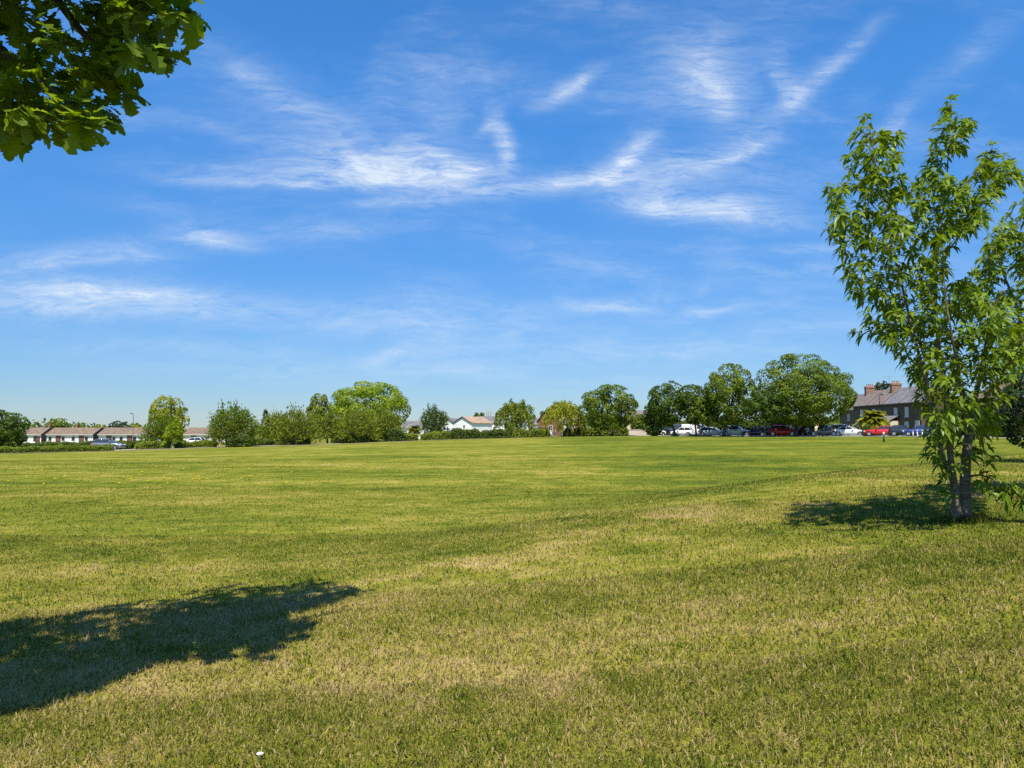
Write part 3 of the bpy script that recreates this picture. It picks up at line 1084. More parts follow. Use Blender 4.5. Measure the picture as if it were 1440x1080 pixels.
def house(name, label, loc, rz, L, D, eave, ridge, wall, roof, windows=(), doors=(), chimneys=(), gable=None,
          over=.25, group=None, cat='house', hip=0.0, trim='white_paint', frame='white_paint', barge=None):
    """Gabled house; ridge runs along local x, front faces local -y."""
    root = thing(name, label, cat, loc, rz, group)
    a, b = L / 2, D / 2
    mb = MB()
    mb.add([(-a, -b, -.8), (a, -b, -.8), (a, b, -.8), (-a, b, -.8), (-a, -b, eave), (a, -b, eave), (a, b, eave), (-a, b, eave),
            (-a, 0, ridge - .12), (a, 0, ridge - .12)],
           [(0, 1, 5, 4), (2, 3, 7, 6), (1, 2, 6, 9, 5), (3, 0, 4, 8, 7)])
    w_ = mb.build('wall', M[wall], root)
    if gable:
        for sx in (-1, 1):
            g = MB()
            x0 = sx * a
            x1 = sx * (a + .035)
            V = [(x0, -b, -.8), (x0, b, -.8), (x0, b, eave), (x0, 0, ridge - .13), (x0, -b, eave)]
            V += [(x1, y, z) for _, y, z in V]
            g.add(V, [(0, 1, 2, 3, 4), (5, 6, 7, 8, 9)] + [(i, (i + 1) % 5, (i + 1) % 5 + 5, i + 5) for i in range(5)])
            g.build('gable_cladding', M[gable], root)
    sl_ = (ridge - eave) / b
    th = .14
    r = MB()
    for sy in (-1, 1):
        ye, ze = sy * (b + over), eave - sl_ * over
        xa = a + over * .6
        xr = xa - hip
        V = [(-xa, ye, ze), (xa, ye, ze), (xr, 0, ridge), (-xr, 0, ridge)]
        V += [(x, y, z + th) for x, y, z in V]
        r.add(V, [(0, 1, 2, 3), (4, 5, 6, 7), (0, 1, 5, 4), (1, 2, 6, 5), (2, 3, 7, 6), (3, 0, 4, 7)])
    if hip > 0:
        for sx in (-1, 1):
            xa, xr = sx * (a + over * .6), sx * (a + over * .6 - hip)
            V = [(xa, -(b + over), eave - sl_ * over + .02), (xa, b + over, eave - sl_ * over + .02), (xr, 0, ridge + .02)]
            V += [(x, y, z + th) for x, y, z in V]
            r.add(V, [(0, 1, 2), (3, 4, 5), (0, 1, 4, 3), (1, 2, 5, 4), (2, 0, 3, 5)])
    rf = r.build('roof', M[roof], root)
    if barge:
        for sx in (-1, 1):
            for sy in (-1, 1):
                g = MB()
                xa = sx * (a + over * .6 + .012)
                g.tube([(xa, sy * (b + over), eave - sl_ * over + .02), (xa, sy * .004, ridge + .03)], .11, 4)
                g.build('bargeboard', M[barge], rf)
    if trim:
        for sy in (-1, 1):
            g = MB()
            g.box(-a - .1, a + .1, sy * (b + over + .06) - .05, sy * (b + over + .06) + .05, eave - sl_ * over - .06, eave - sl_ * over + .05)
            g.build('gutter', M[trim], rf)
    sides = {'front': lambda p: (lambda q, o, u: (p[0] + q, -b - o, p[1] + u)),
             'right': lambda p: (lambda q, o, u: (a + o, p[0] + q, p[1] + u)),
             'left': lambda p: (lambda q, o, u: (-a - o, p[0] - q, p[1] + u))}
    for (side, x, z, w, h, pane) in windows:
        mp = sides[side]((x, z))
        f = MB()
        frame_boxes(f, mp, w, h)
        fo = f.build('window', M[frame], root)
        p = MB()
        V = [mp(q, .018, u) for q, u in ((-w / 2 + .05, .05), (w / 2 - .05, .05), (w / 2 - .05, h - .05), (-w / 2 + .05, h - .05))]
        p.add(V, [(0, 1, 2, 3)]).build('pane', M[pane], fo)
        s = MB()
        V = [mp(q, o, u) for u in (-.09, -.005) for (q, o) in ((-w / 2 - .06, 0), (w / 2 + .06, 0), (w / 2 + .06, .13), (-w / 2 - .06, .13))]
        s.add(V, [(0, 3, 2, 1), (4, 5, 6, 7), (0, 1, 5, 4), (1, 2, 6, 5), (2, 3, 7, 6), (3, 0, 4, 7)]).build('sill', M[frame], fo)
    for (side, x, w, h, m) in doors:
        mp = sides[side]((x, 0))
        d = MB()
        V = [mp(q, o, u) for u in (-.3, h) for (q, o) in ((-w / 2, 0), (w / 2, 0), (w / 2, .06), (-w / 2, .06))]
        d.add(V, [(0, 3, 2, 1), (4, 5, 6, 7), (0, 1, 5, 4), (1, 2, 6, 5), (2, 3, 7, 6), (3, 0, 4, 7)])
        do = d.build('door', M[m], root)
        f = MB()
        def bx(a0, a1, u0, u1):
            V = [mp(q, o, u) for u in (u0, u1) for (q, o) in ((a0, 0), (a1, 0), (a1, .09), (a0, .09))]
            f.add(V, [(0, 3, 2, 1), (4, 5, 6, 7), (0, 1, 5, 4), (1, 2, 6, 5), (2, 3, 7, 6), (3, 0, 4, 7)])
        bx(-w / 2 - .09, -w / 2, -.3, h + .09)
        bx(w / 2, w / 2 + .09, -.3, h + .09)
        bx(-w / 2, w / 2, h, h + .09)
        f.build('door_frame', M[frame], do)
        k = MB()
        c = mp(w * .36, .1, 1.0)
        k.lathe([(.01, -.03), (.03, -.015), (.03, .015), (.01, .03)], c, 8).build('handle', M['metal'], do)
    for ch in chimneys:
        x, y, w, d, h, pots = ch
        m = MB()
        zr = ridge - abs(y) * sl_
        m.box(x - w / 2, x + w / 2, y - d / 2, y + d / 2, zr - .9, ridge + h)
        m.box(x - w / 2 - .07, x + w / 2 + .07, y - d / 2 - .07, y + d / 2 + .07, ridge + h - .32, ridge + h - .16)
        m.box(x - w / 2 - .04, x + w / 2 + .04, y - d / 2 - .04, y + d / 2 + .04, ridge + h - .157, ridge + h - .06)
        co = m.build('chimney', M['chimney_brick'], rf)
        for i in range(pots):
            px_ = y + (i - (pots - 1) / 2) * (d / max(pots, 1)) * .85
            MB().lathe([(.10, 0), (.12, .03), (.095, .1), (.10, .38), (.125, .42), (.12, .47)], (x, px_, ridge + h - .001), 10) \
                .build('chimney_pot', M['terracotta'], co)
    return root


# right-hand terrace: its fronts face the green side-on, the near end closest to the camera
FX = 64.3
zt = float(gz(FX, 120)) + .05
terr = [(139.4, 133.8, 'brown_slate', 'end brick terraced house with brown slate roof, farthest along the row, beside the big tree'),
        (133.8, 128.1, 'brown_slate', 'brick terraced house with a television aerial, second from the far end of the row'),
        (128.1, 122.4, 'slate', 'brick terraced house with lean-to slate porch behind the palm tree'),
        (122.4, 116.2, 'slate', 'near end brick terraced house with blue-grey slate roof and pale front door')]
for k, (y1, y0, rf, lab) in enumerate(terr):
    L = y1 - y0 - .02
    wins = [('front', (.6, -.4, 1.3, -1.2)[k], 3.0, 1.05, 1.55, 'pane_pale')]
    if k in (0, 1):
        wins.append(('front', (-1.2, 1.3)[k], .8, 1.3, 1.5, 'pane'))
    if k == 3:
        wins.append(('front', -.6 + 2.4, .8, 1.2, 1.5, 'pane_pale'))
        wins.append(('right', 1.4, 3.1, .9, 1.3, 'pane'))
    drs = [('front', (1.5, -1.4, 0, -1.3)[k], .95, 2.1, ('brown_door', 'brown_door', 'brown_door', 'pale_door')[k])]
    if k == 2:
        drs = []
    chs = [((-L / 2 + .7, L / 2 - 1.2)[k], -.1, .7, 1.7, 1.0, 4)] if k in (0, 1) else []
    h = house('terraced_house', lab, (FX + 3.0, (y0 + y1) / 2, zt), -PI / 2, L, 6.0, 5.35, 8.0, 'brick', rf, wins, drs, chs,
              over=.22, group='brick terrace beyond the parked cars', trim='dark_metal')
    rfo = [c for c in bpy.data.objects if c.parent == h and c.name.startswith('roof')][0]
    if k == 1:
        ae = MB()
        bx, by, bz = -L / 2 + .9, .7, 8.0 + .4
        ae.tube([(bx, by, bz - 1.4), (bx, by, bz + 2.1)], .022, 6)
        ae.tube([(bx - .1, by - 1.1, bz + 2.0), (bx + .1, by + 1.1, bz + 2.0)], .016, 5)
        for i in range(7):
            q = -1.0 + i * .33
            ae.tube([(bx - .32, by + q, bz + 2.03), (bx + .32, by + q, bz + 2.03)], .011, 4)
        ae.build('aerial', M['metal'], rfo)
    if k == 2:
        # lean-to porch bay on the front
        p = MB()
        x0, x1, yf = -2.5, 2.3, -3.0 - 1.5
        p.box(x0, x1, yf, -3.0, -.5, 2.35)
        po = p.build('porch', M['cream_wall'], h)
        q = MB()
        V = [(x0 - .2, yf - .25, 2.36), (x1 + .2, yf - .25, 2.36), (x1 + .2, -3.01, 3.25), (x0 - .2, -3.01, 3.25)]
        V += [(x, y, z + .12) for x, y, z in V]
        q.add(V, [(0, 1, 2, 3), (4, 5, 6, 7), (0, 1, 5, 4), (1, 2, 6, 5), (2, 3, 7, 6), (3, 0, 4, 7)]).build('porch_roof', M['slate'], po)
        for xc, w in ((-1.2, 1.9), (1.0, 1.7)):
            f = MB()
            mp = (lambda c: (lambda a_, o, u: (c + a_, yf - o, .55 + u)))(xc)
            frame_boxes(f, mp, w, 1.55, bars=(2, 0))
            fo = f.build('porch_window', M['white_paint'], po)
            V = [mp(a_, .018, u) for a_, u in ((-w / 2 + .05, .05), (w / 2 - .05, .05), (w / 2 - .05, 1.5), (-w / 2 + .05, 1.5))]
            MB().add(V, [(0, 1, 2, 3)]).build('pane', M['pane'], fo)

# the next house nearer along that street, mostly behind the cherry trees
house('semi_detached_house', 'red brick house with brown tiled roof showing between the cherry branches at right', (62.5 + 4, 95.5, .95), -PI / 2, 11, 8.5, 4.9, 7.2,
      'red_brick', 'brown_tile', [('front', -3, 2.9, 1.3, 1.2, 'pane'), ('front', 3, 2.9, 1.3, 1.2, 'pane'), ('front', 3, .7, 1.6, 1.4, 'pane'),
                                  ('right', 0, 2.9, 1.2, 1.2, 'pane')],
      [('front', -.3, .95, 2.1, 'brown_door')], [(3.2, 0, .7, 1.3, 1.2, 3)], barge='white_paint')
house('gabled_house', 'grey slate roofed house peeping over the terrace beside the big tree', (79.5, 166, .9), -PI / 2, 9, 8, 5.6, 8.9, 'brick', 'grey_tile',
      [('front', 0, 3.1, 1.1, 1.3, 'pane')], [('front', 2, .9, 2.1, 'brown_door')])

# white bungalow rows at the left, each one block with brown doors under a brown tiled roof
rows = [(28, 58, 205, 'short white bungalow row with brown roof beside the big dark tree at left', 1),
        (66, 131, 190, 'long white bungalow row with two brown doors in the gap left of the lamp post', 2),
        (139, 226, 186, 'white bungalow row behind the tall grey lamp post', 3),
        (258, 345, 184, 'white bungalow row partly hidden behind the dense feathery bush tree', 3)]
for l, r, Y, lab, nd_ in rows:
    c = gnd((l + r) / 2, Y)
    s = m_per_px(Y)
    L = (r - l) * s
    D = 7.0
    top = at(0, 602.0, Y + 3.5).z - c.z
    ev = at(0, 610.6, Y).z - c.z
    wins, drs = [], []
    if nd_ == 1:
        wins = [('front', -1.6, ev - 1.75, 1.2, 1.2, 'pane'), ('front', 1.5, ev - 1.75, 1.3, 1.2, 'pane')]
        drs = [('front', 2.7 - L / 2 * .2, .95, 2.1, 'brown_door')]
    else:
        for i in range(nd_):
            x = -L / 2 + L * (i + .5) / nd_
            drs.append(('front', x, 1.1, min(2.15, ev - .2), 'brown_door'))
            for q in (-2.1, 1.25):
                if abs(x + q) < L / 2 - .6:
                    wins.append(('front', x + q, ev - 1.45, .75, .8, 'pane'))
    house('bungalow_row', lab, (c.x, Y + D / 2, c.z), 0, L, D, ev, top, 'white_wall', 'brown_tile', wins, drs,
          [(-L * .05 + (3 if nd_ == 1 else 0), .6, .6, .9, .9, 2)] if nd_ in (1, 2) else [], gable='dark_gable', over=.35, frame='dark_metal',
          group='white bungalow rows across the road', cat='bungalow')

# white gabled bungalow in the middle
c = gnd(664, 178)
house('gabled_bungalow', 'white gabled bungalow with black roof edges and a small dark gable window', (c.x, 180, c.z), R(50), 7.2, 6.2,
      at(0, 595, 178).z - c.z, at(0, 586.5, 178).z - c.z, 'white_wall', 'tan_tile',
      [('left', -.6, 1.9, .8, 1.0, 'pane'), ('left', 1.4, .9, .9, 1.0, 'pane')], [('front', 1.5, .95, 2.0, 'white_paint')], (), barge='dark_metal', trim=None)
c2 = gnd(643, 186)
house('gabled_bungalow', 'white bungalow with dark end walls, left of the black-edged gable', (c2.x, 187, c2.z), R(50), 6.5, 5.5,
      at(0, 597, 186).z - c2.z, at(0, 589, 186).z - c2.z, 'white_wall', 'grey_tile', [('front', 0, 1.0, 1.2, 1.1, 'pane'), ('left', 0, 1.0, 1.2, 1.3, 'pane')],
      [], (), barge='dark_metal', trim=None, gable=None)
c = gnd(690, 200)
house('flat_roofed_house', 'grey roofed house close behind the right end of the white gabled bungalow', (c.x, 201, c.z), R(10), 7, 6, at(0, 593, 200).z - c.z, at(0, 586, 200).z - c.z, 'white_wall', 'grey_tile',
      [('front', 1, 2.6, 1.2, 1.1, 'pane')], [('front', -1, .9, 2.0, 'brown_door')])
c = gnd(582, 172)
house('grey_bungalow', 'pale bungalow with grey tiled roof behind the spiky palm shrub', (c.x, 174, c.z), R(-14), 6.4, 5.5, at(0, 600, 172).z - c.z, at(0, 592.5, 172).z - c.z,
      'white_wall', 'grey_tile', [('front', -1.4, 1.0, 1.2, 1.1, 'pane'), ('front', 1.6, 1.0, 1.2, 1.1, 'pane')], [('front', 0, .95, 2.1, 'brown_door')])
c = gnd(752, 182)
house('small_house', 'white walled house with grey roof just left of the orange brick house', (c.x, 184, c.z), R(8), 5.2, 5, at(0, 595.5, 182).z - c.z, at(0, 588.5, 182).z - c.z,
      'white_wall', 'grey_tile', [('front', -1, 1.6, 1.0, 1.0, 'pane'), ('front', 1.2, 1.6, 1.0, 1.0, 'pane')], [])
c = gnd(788, 158)
house('brick_house', 'orange-red brick house with large tan tiled gable roof behind the drooping tree', (c.x, 160, c.z), R(38), 6.2, 7.4,
      at(0, 592, 157).z - c.z, at(0, 573, 160).z - c.z, 'red_brick', 'tan_tile', [('front', .3, .9, 1.3, 1.2, 'pane'), ('left', -.6, 1.0, 1.2, 1.2, 'pane'), ('left', 0, 3.6, 1.0, 1.0, 'pane')],
      [('front', -1.8, .95, 2.1, 'white_paint')], barge='timber')
c = gnd(902, 196)
house('far_house', 'cream house with grey roof in the gap between the round tree and dark trees', (c.x, 198, c.z), R(-12), 7, 6.5, at(0, 584.5, 196).z - c.z, at(0, 577, 196).z - c.z,
      'cream_wall', 'grey_tile', [('front', -1.6, 3.0, 1.1, 1.2, 'pane'), ('front', 1.4, 3.0, 1.1, 1.2, 'pane'), ('front', 1.4, .8, 1.3, 1.3, 'pane')], [('front', -1.2, .95, 2.1, 'brown_door')])


# ------------------------------------------------------------------ garden walls, posts, lamps
def low_wall(name, label, px0, px1, Y, h, m):
    a, b = gnd(px0, Y), gnd(px1, Y)
    L = (b - a).length
    mb = MB()
    mb.box(-L / 2, L / 2, -.12, .12, -.4, h)
    o = mb.build(name, M[m])
    t = MB().box(-L / 2 - .04, L / 2 + .04, -.17, .17, h + .002, h + .09)
    t.build('coping', M['kerb'], o)
    o.location = (a + b) / 2
    o.rotation_euler.z = math.atan2(b.y - a.y, b.x - a.x)
    return tag(o, label, 'wall')


low_wall('garden_wall', 'low pale garden wall in the gap between the round tree and the dark trees', 884, 909, 134, 1.05, 'cream_wall')
low_wall('garden_wall', 'white garden wall glimpsed under the drooping yellow-green tree', 792, 808, 139, 1.5, 'white_wall')


def lamp_post(label, px, Y, py_top, lean=0.0):
    b = gnd(px, Y)
    H = at(px, py_top, Y).z - b.z
    root = thing('street_lamp', label, 'street lamp', b)
    MB().lathe([(.12, -.2), (.12, 1.0), (.085, 1.15), (.07, H * .6), (.05, H)], (0, 0, 0), 12).build('pole', M['metal' if px < 700 else 'dark_metal'], root, True)
    MB().tube([(0, 0, H - .05), (.0, -.25, H + .12), (0, -.7, H + .2)], .035, 8).build('arm', M['metal' if px < 700 else 'dark_metal'], root, True)
    hd = MB().box(-.13, .13, -1.15, -.62, H + .12, H + .27, .04).build('lamp_head', M['dark_metal'], root)
    MB().box(-.09, .09, -1.1, -.7, H + .085, H + .118).build('lens', M['lamp_glass'], hd)


lamp_post('tall grey street lamp in front of the white bungalows at left', 187, 150, 583)
lamp_post('dark street lamp between the palm tree and the terrace', 1238, 113, 557)


def bollard(label, px, py, h, name='bollard', m='dark_metal', top='white_paint', group=None, Y=None, r=.09):
    Y = Y or solve_Y(px, py)
    root = thing(name, label, 'post', gnd(px, Y), 0, group)
    MB().lathe([(r, -.15), (r, h * .72)], (0, 0, 0), 12).build('post', M[m], root, True)
    MB().lathe([(r + .004, h * .722), (r + .004, h * .94), (r * .7, h), (.01, h + .01)], (0, 0, 0), 12).build('cap', M[top], root, True)


bollard('black bollard with white top standing alone on the grass in front of the red car', 1242.7, 621.5, 1.0)
for i, px in enumerate((1284, 1290, 1297)):
    bollard(('left', 'middle', 'right')[i] + ' one of three slim white posts by the blue car', px, 614, .85, 'post', 'white_paint', 'white_paint',
            'slim white posts by the blue car', edge_Y(px) + .2, .05)


# ------------------------------------------------------------------ cars
def car(label, px, dY, yaw, kind, color, name='parked_car', roofcol=None, Y=None):
    Y = Y or edge_Y(px) + dY
    b = gnd(px, Y) + Vector((0, 0, .05))
    root = thing(name, label, 'van' if kind == 'van' else 'car', b, R(yaw), None if kind == 'van' else 'cars parked around the green')
    pm = paint(color)
    P = {'hatch': dict(L=3.95, W=.86, hood=.92, belt=.95, H=1.46, x=(.85, .15, -1.35, -1.85)),
         'saloon': dict(L=4.55, W=.89, hood=.92, belt=.95, H=1.42, x=(.85, .05, -1.05, -1.75)),
         'suv': dict(L=4.45, W=.92, hood=1.06, belt=1.08, H=1.70, x=(.95, .35, -1.65, -2.1)),
         'estate': dict(L=4.6, W=.89, hood=.92, belt=.96, H=1.48, x=(.9, .15, -1.75, -2.2)),
         'van': dict(L=5.1, W=.97, hood=1.15, belt=1.2, H=2.05, x=(1.75, .95, -2.45, -2.52))}[kind]
    L, W = P['L'], P['W']
    f, r_ = L / 2, -L / 2
    ho, be, H = P['hood'], P['belt'], P['H']
    xa, xb, xc, xd = P['x']
    # lower body: lofted sections from nose to tail
    st = [(f, .34, .60, W * .70), (f - .06, .24, .70, W * .86), (f - .35, .19, ho - .13, W * .97), (xa + .15, .18, ho, W),
          (xa - .3, .18, be, W * 1.01), (0, .18, be, W * 1.01), (xd + .5, .18, be + .02, W * 1.0), (r_ + .32, .2, be + .01 if kind != 'saloon' else ho + .03, W * .97),
          (r_ + .06, .26, (be - .02) if kind != 'saloon' else ho - .05, W * .90), (r_, .38, be - .25, W * .80)]
    V, Fs = [], []
    for x, z0, z1, w in st:
        zm = z0 + (z1 - z0) * .55
        V += [(x, -w * .88, z0), (x, -w, z0 + .12), (x, -w * 1.015, zm), (x, -w * .96, z1 - .05), (x, -w * .86, z1),
              (x, 0, z1 + .025), (x, w * .86, z1), (x, w * .96, z1 - .05), (x, w * 1.015, zm), (x, w, z0 + .12), (x, w * .88, z0)]
    k = 11
    for i in range(len(st) - 1):
        for j in range(k):
            q = (j + 1) % k
            Fs.append((i * k + j, i * k + q, (i + 1) * k + q, (i + 1) * k + j))
    Fs += [tuple(range(k)), tuple(range((len(st) - 1) * k, len(st) * k))]
    body = MB().add(V, Fs).build('body', pm, root, True)
    # greenhouse: glass block between belt and roof
    wr, wb = W * .74, W * .92
    zb = be - .02
    g = MB()
    V = [(xa, -wb * .93, zb), (xb, -wr, H - .05), (xc, -wr, H - .05), (xd, -wb * .95, zb)]
    V += [(x, -y, z) for x, y, z in V]
    g.add(V, [(0, 1, 2, 3), (7, 6, 5, 4), (0, 4, 5, 1), (3, 2, 6, 7), (1, 5, 6, 2)])
    if kind == 'van':
        # only the cab is glazed; the load space is panelled
        g = MB()
        xm = xb - .55
        V = [(xa, -wb * .93, zb), (xb, -wr * 1.12, H - .08), (xm, -wr * 1.12, H - .08), (xm, -wb * 1.005, zb)]
        V += [(x, -y, z) for x, y, z in V]
        g.add(V, [(0, 1, 2, 3), (7, 6, 5, 4), (0, 4, 5, 1), (1, 5, 6, 2), (2, 6, 7, 3)])
        lp = MB()
        V = [(xm - .01, -wb * 1.04, zb), (xm - .01, -wr * 1.2, H - .1), (xm - .01, -wr * 1.05, H), (xd, -wr * 1.02, H - .02), (xd, -wr * 1.18, H - .1), (xd - .02, -wb * 1.03, zb)]
        V += [(x, -y, z) for x, y, z in V]
        lp.add(V, [(0, 1, 4, 5), (1, 2, 3, 4), (11, 10, 7, 6), (10, 9, 8, 7), (2, 8, 9, 3), (0, 6, 7, 8, 2, 1), (5, 4, 3, 9, 10, 11)])
        lp.build('load_panel', pm, root)
    g.build('window_glass', M['pane'], root)
    rm = paint(roofcol) if roofcol else pm
    ro = MB()
    n = 5
    V = []
    xe = xc if kind != 'van' else xb - .55
    wq = wr * (1.12 if kind == 'van' else 1)
    hz = -.03 if kind == 'van' else 0
    for i in range(n):
        x = xb + .03 + (xe - xb - .06) * i / (n - 1)
        zz = H + hz - .045 + .045 * math.sin(PI * (.18 + .64 * i / (n - 1)))
        V += [(x, -wq * 1.02, zz - .04), (x, -wq * .9, zz), (x, 0, zz + .02), (x, wq * .9, zz), (x, wq * 1.02, zz - .04)]
    Fs = [(i * 5 + j, i * 5 + j + 1, (i + 1) * 5 + j + 1, (i + 1) * 5 + j) for i in range(n - 1) for j in range(4)]
    ro.add(V, Fs)
    for sy in (-1, 1):
        ro.tube([(xa, sy * wb * .935, zb), (xb, sy * wq * 1.0, H + hz - .06)], .035, 5)
        if kind != 'van':
            ro.tube([(xc, sy * wr, H - .06), (xd, sy * wb * .955, zb)], .05, 5)
            xm = (xb + xc) / 2 + .1
            ro.tube([(xm, sy * wr * 1.005, H - .05), (xm - .05, sy * wb * .955, zb)], .03, 5)
    ro.build('roof', rm, root, True)
    # wheels
    wr0 = .32 if kind not in ('suv', 'van') else .35
    for x in (f - .78, r_ + .76):
        for sy in (-1, 1):
            yo = sy * (W * 1.0)
            t = MB().lathe([(wr0 * .62, yo - sy * .2), (wr0 * .96, yo - sy * .19), (wr0, yo - sy * .14), (wr0, yo - sy * .02), (wr0 * .94, yo + sy * .025), (wr0 * .66, yo + sy * .03)],
                           (x, 0, wr0 - .02), 18, 'y').build('wheel', M['tyre'], root, True)
            rim = MB()
            rim.lathe([(.05, yo + sy * .045), (.07, yo + sy * .04)], (x, 0, wr0 - .02), 10, 'y')
            for q in range(5):
                a = 2 * PI * q / 5 + .3
                rim.tube([(x + .05 * math.cos(a), yo + sy * .038, wr0 - .02 + .05 * math.sin(a)),
                          (x + wr0 * .62 * math.cos(a), yo + sy * .038, wr0 - .02 + wr0 * .62 * math.sin(a))], .028, 5)
            rim.lathe([(wr0 * .60, yo + sy * .034), (wr0 * .66, yo + sy * .040)], (x, 0, wr0 - .02), 18, 'y')
            rim.build('rim', M['rim'], t)
    tr = MB()
    for x in (f - .78, r_ + .76):
        for sy in (-1, 1):
            tr.tube([(x + (wr0 + .07) * math.cos(a), sy * W * 1.012, wr0 - .02 + (wr0 + .07) * math.sin(a)) for a in np.linspace(-.1, PI + .1, 12)], .035, 5)
    tr.build('wheel_arch', M['trim'], root)
    MB().box(f - .1, f + .035, -W * .8, W * .8, .26, .44, .03).build('bumper', M['trim'] if kind in ('suv', 'van') else pm, root)
    MB().box(r_ - .035, r_ + .12, -W * .84, W * .84, .3, .5, .03).build('bumper', M['trim'] if kind in ('suv', 'van') else pm, root)
    for sy in (-1, 1):
        MB().box(f - .28, f - .015, sy * W * .72 - .15, sy * W * .72 + .15, ho - .30, ho - .17, .03).build('headlight', M['lamp_glass'], root)
        MB().box(r_ - .012, r_ + .2, sy * W * .78 - .1, sy * W * .78 + .1, be - .32, be - .08, .02).build('tail_light', M['tail'], root)
        MB().box(xa - .42, xa - .22, sy * (W + .1) - .09, sy * (W + .1) + .09, be + .02, be + .15, .02).build('wing_mirror', rm, root)
    return root


car('grey hatchback half hidden by the low hedge at left', 153, 0, 4, 'hatch', 'grey', Y=100)
car('white hatchback with only its roof above the hedge near the bungalows', 273, 0, 175, 'hatch', 'white', Y=124)
car('white hatchback with black roof below the orange brick house', 759, 0, 10, 'suv', 'white', roofcol='black', Y=138)
car('white hatchback half hidden by the dark conical shrub', 930, 5.3, -52, 'hatch', 'white')
car('black saloon between the dark shrub and a tree trunk', 941, 5.3, -50, 'saloon', 'black')
car('pale silver hatchback just right of the dark tree trunk', 960, 4.9, 148, 'hatch', 'white')
car('slate blue van behind the pale silver hatchback', 967, 9.0, -20, 'van', 'slate', name='parked_van')
car('white van with its upright rear end seen behind two thin trunks', 980, 9.3, -35, 'van', 'white', name='parked_van')
car('long white estate car between two trunks under the trees', 1003, 5.3, -30, 'estate', 'white')
car('white off-road car right of the thick trunk', 1036, 5.2, -34, 'suv', 'white')
car('navy blue hatchback in deep tree shade', 1063, 4.9, 146, 'hatch', 'navy')
car('white hatchback seen behind the thin trunk', 1084, 6.0, -36, 'hatch', 'white')
car('bright red off-road car parked under the biggest tree', 1103, 4.7, -36, 'suv', 'red')
car('white van in the shade right of the bright red car', 1131, 6.2, -60, 'van', 'white', name='parked_van')
car('dark maroon hatchback behind the person in yellow', 1143, 5.6, -44, 'hatch', 'maroon')
car('dark grey off-road car right of the person in yellow', 1161, 4.9, -38, 'suv', 'grey')
car('white off-road car nose to tail with the dark grey one', 1176, 6.4, 140, 'suv', 'white')
car('white saloon left of the dark bush and the palm', 1196, 4.8, -38, 'saloon', 'white')
car('bright red saloon in front of the palm tree', 1240, 4.6, 144, 'saloon', 'red')
car('black hatchback in front of the terrace porch', 1272, 4.7, -34, 'hatch', 'black')
car('deep blue hatchback beside the slim white posts', 1292, 4.6, 148, 'hatch', 'blue')


# ------------------------------------------------------------------ the person by the cars
def skinned(name, m, verts, edges, parent=None, sub=2):
    me = bpy.data.meshes.new(name)
    me.from_pydata([v[:3] for v in verts], edges, [])
    me.materials.append(m)
    o = link(name, me, parent)
    md = o.modifiers.new('skin', 'SKIN')
    sv = me.skin_vertices[0].data
    for i, v in enumerate(verts):
        r = v[3]
        sv[i].radius = (r, r) if not hasattr(r, '__len__') else r
    sv[0].use_root = True
    md.use_smooth_shade = True
    s = o.modifiers.new('sub', 'SUBSURF')
    s.levels = s.render_levels = sub
    return o


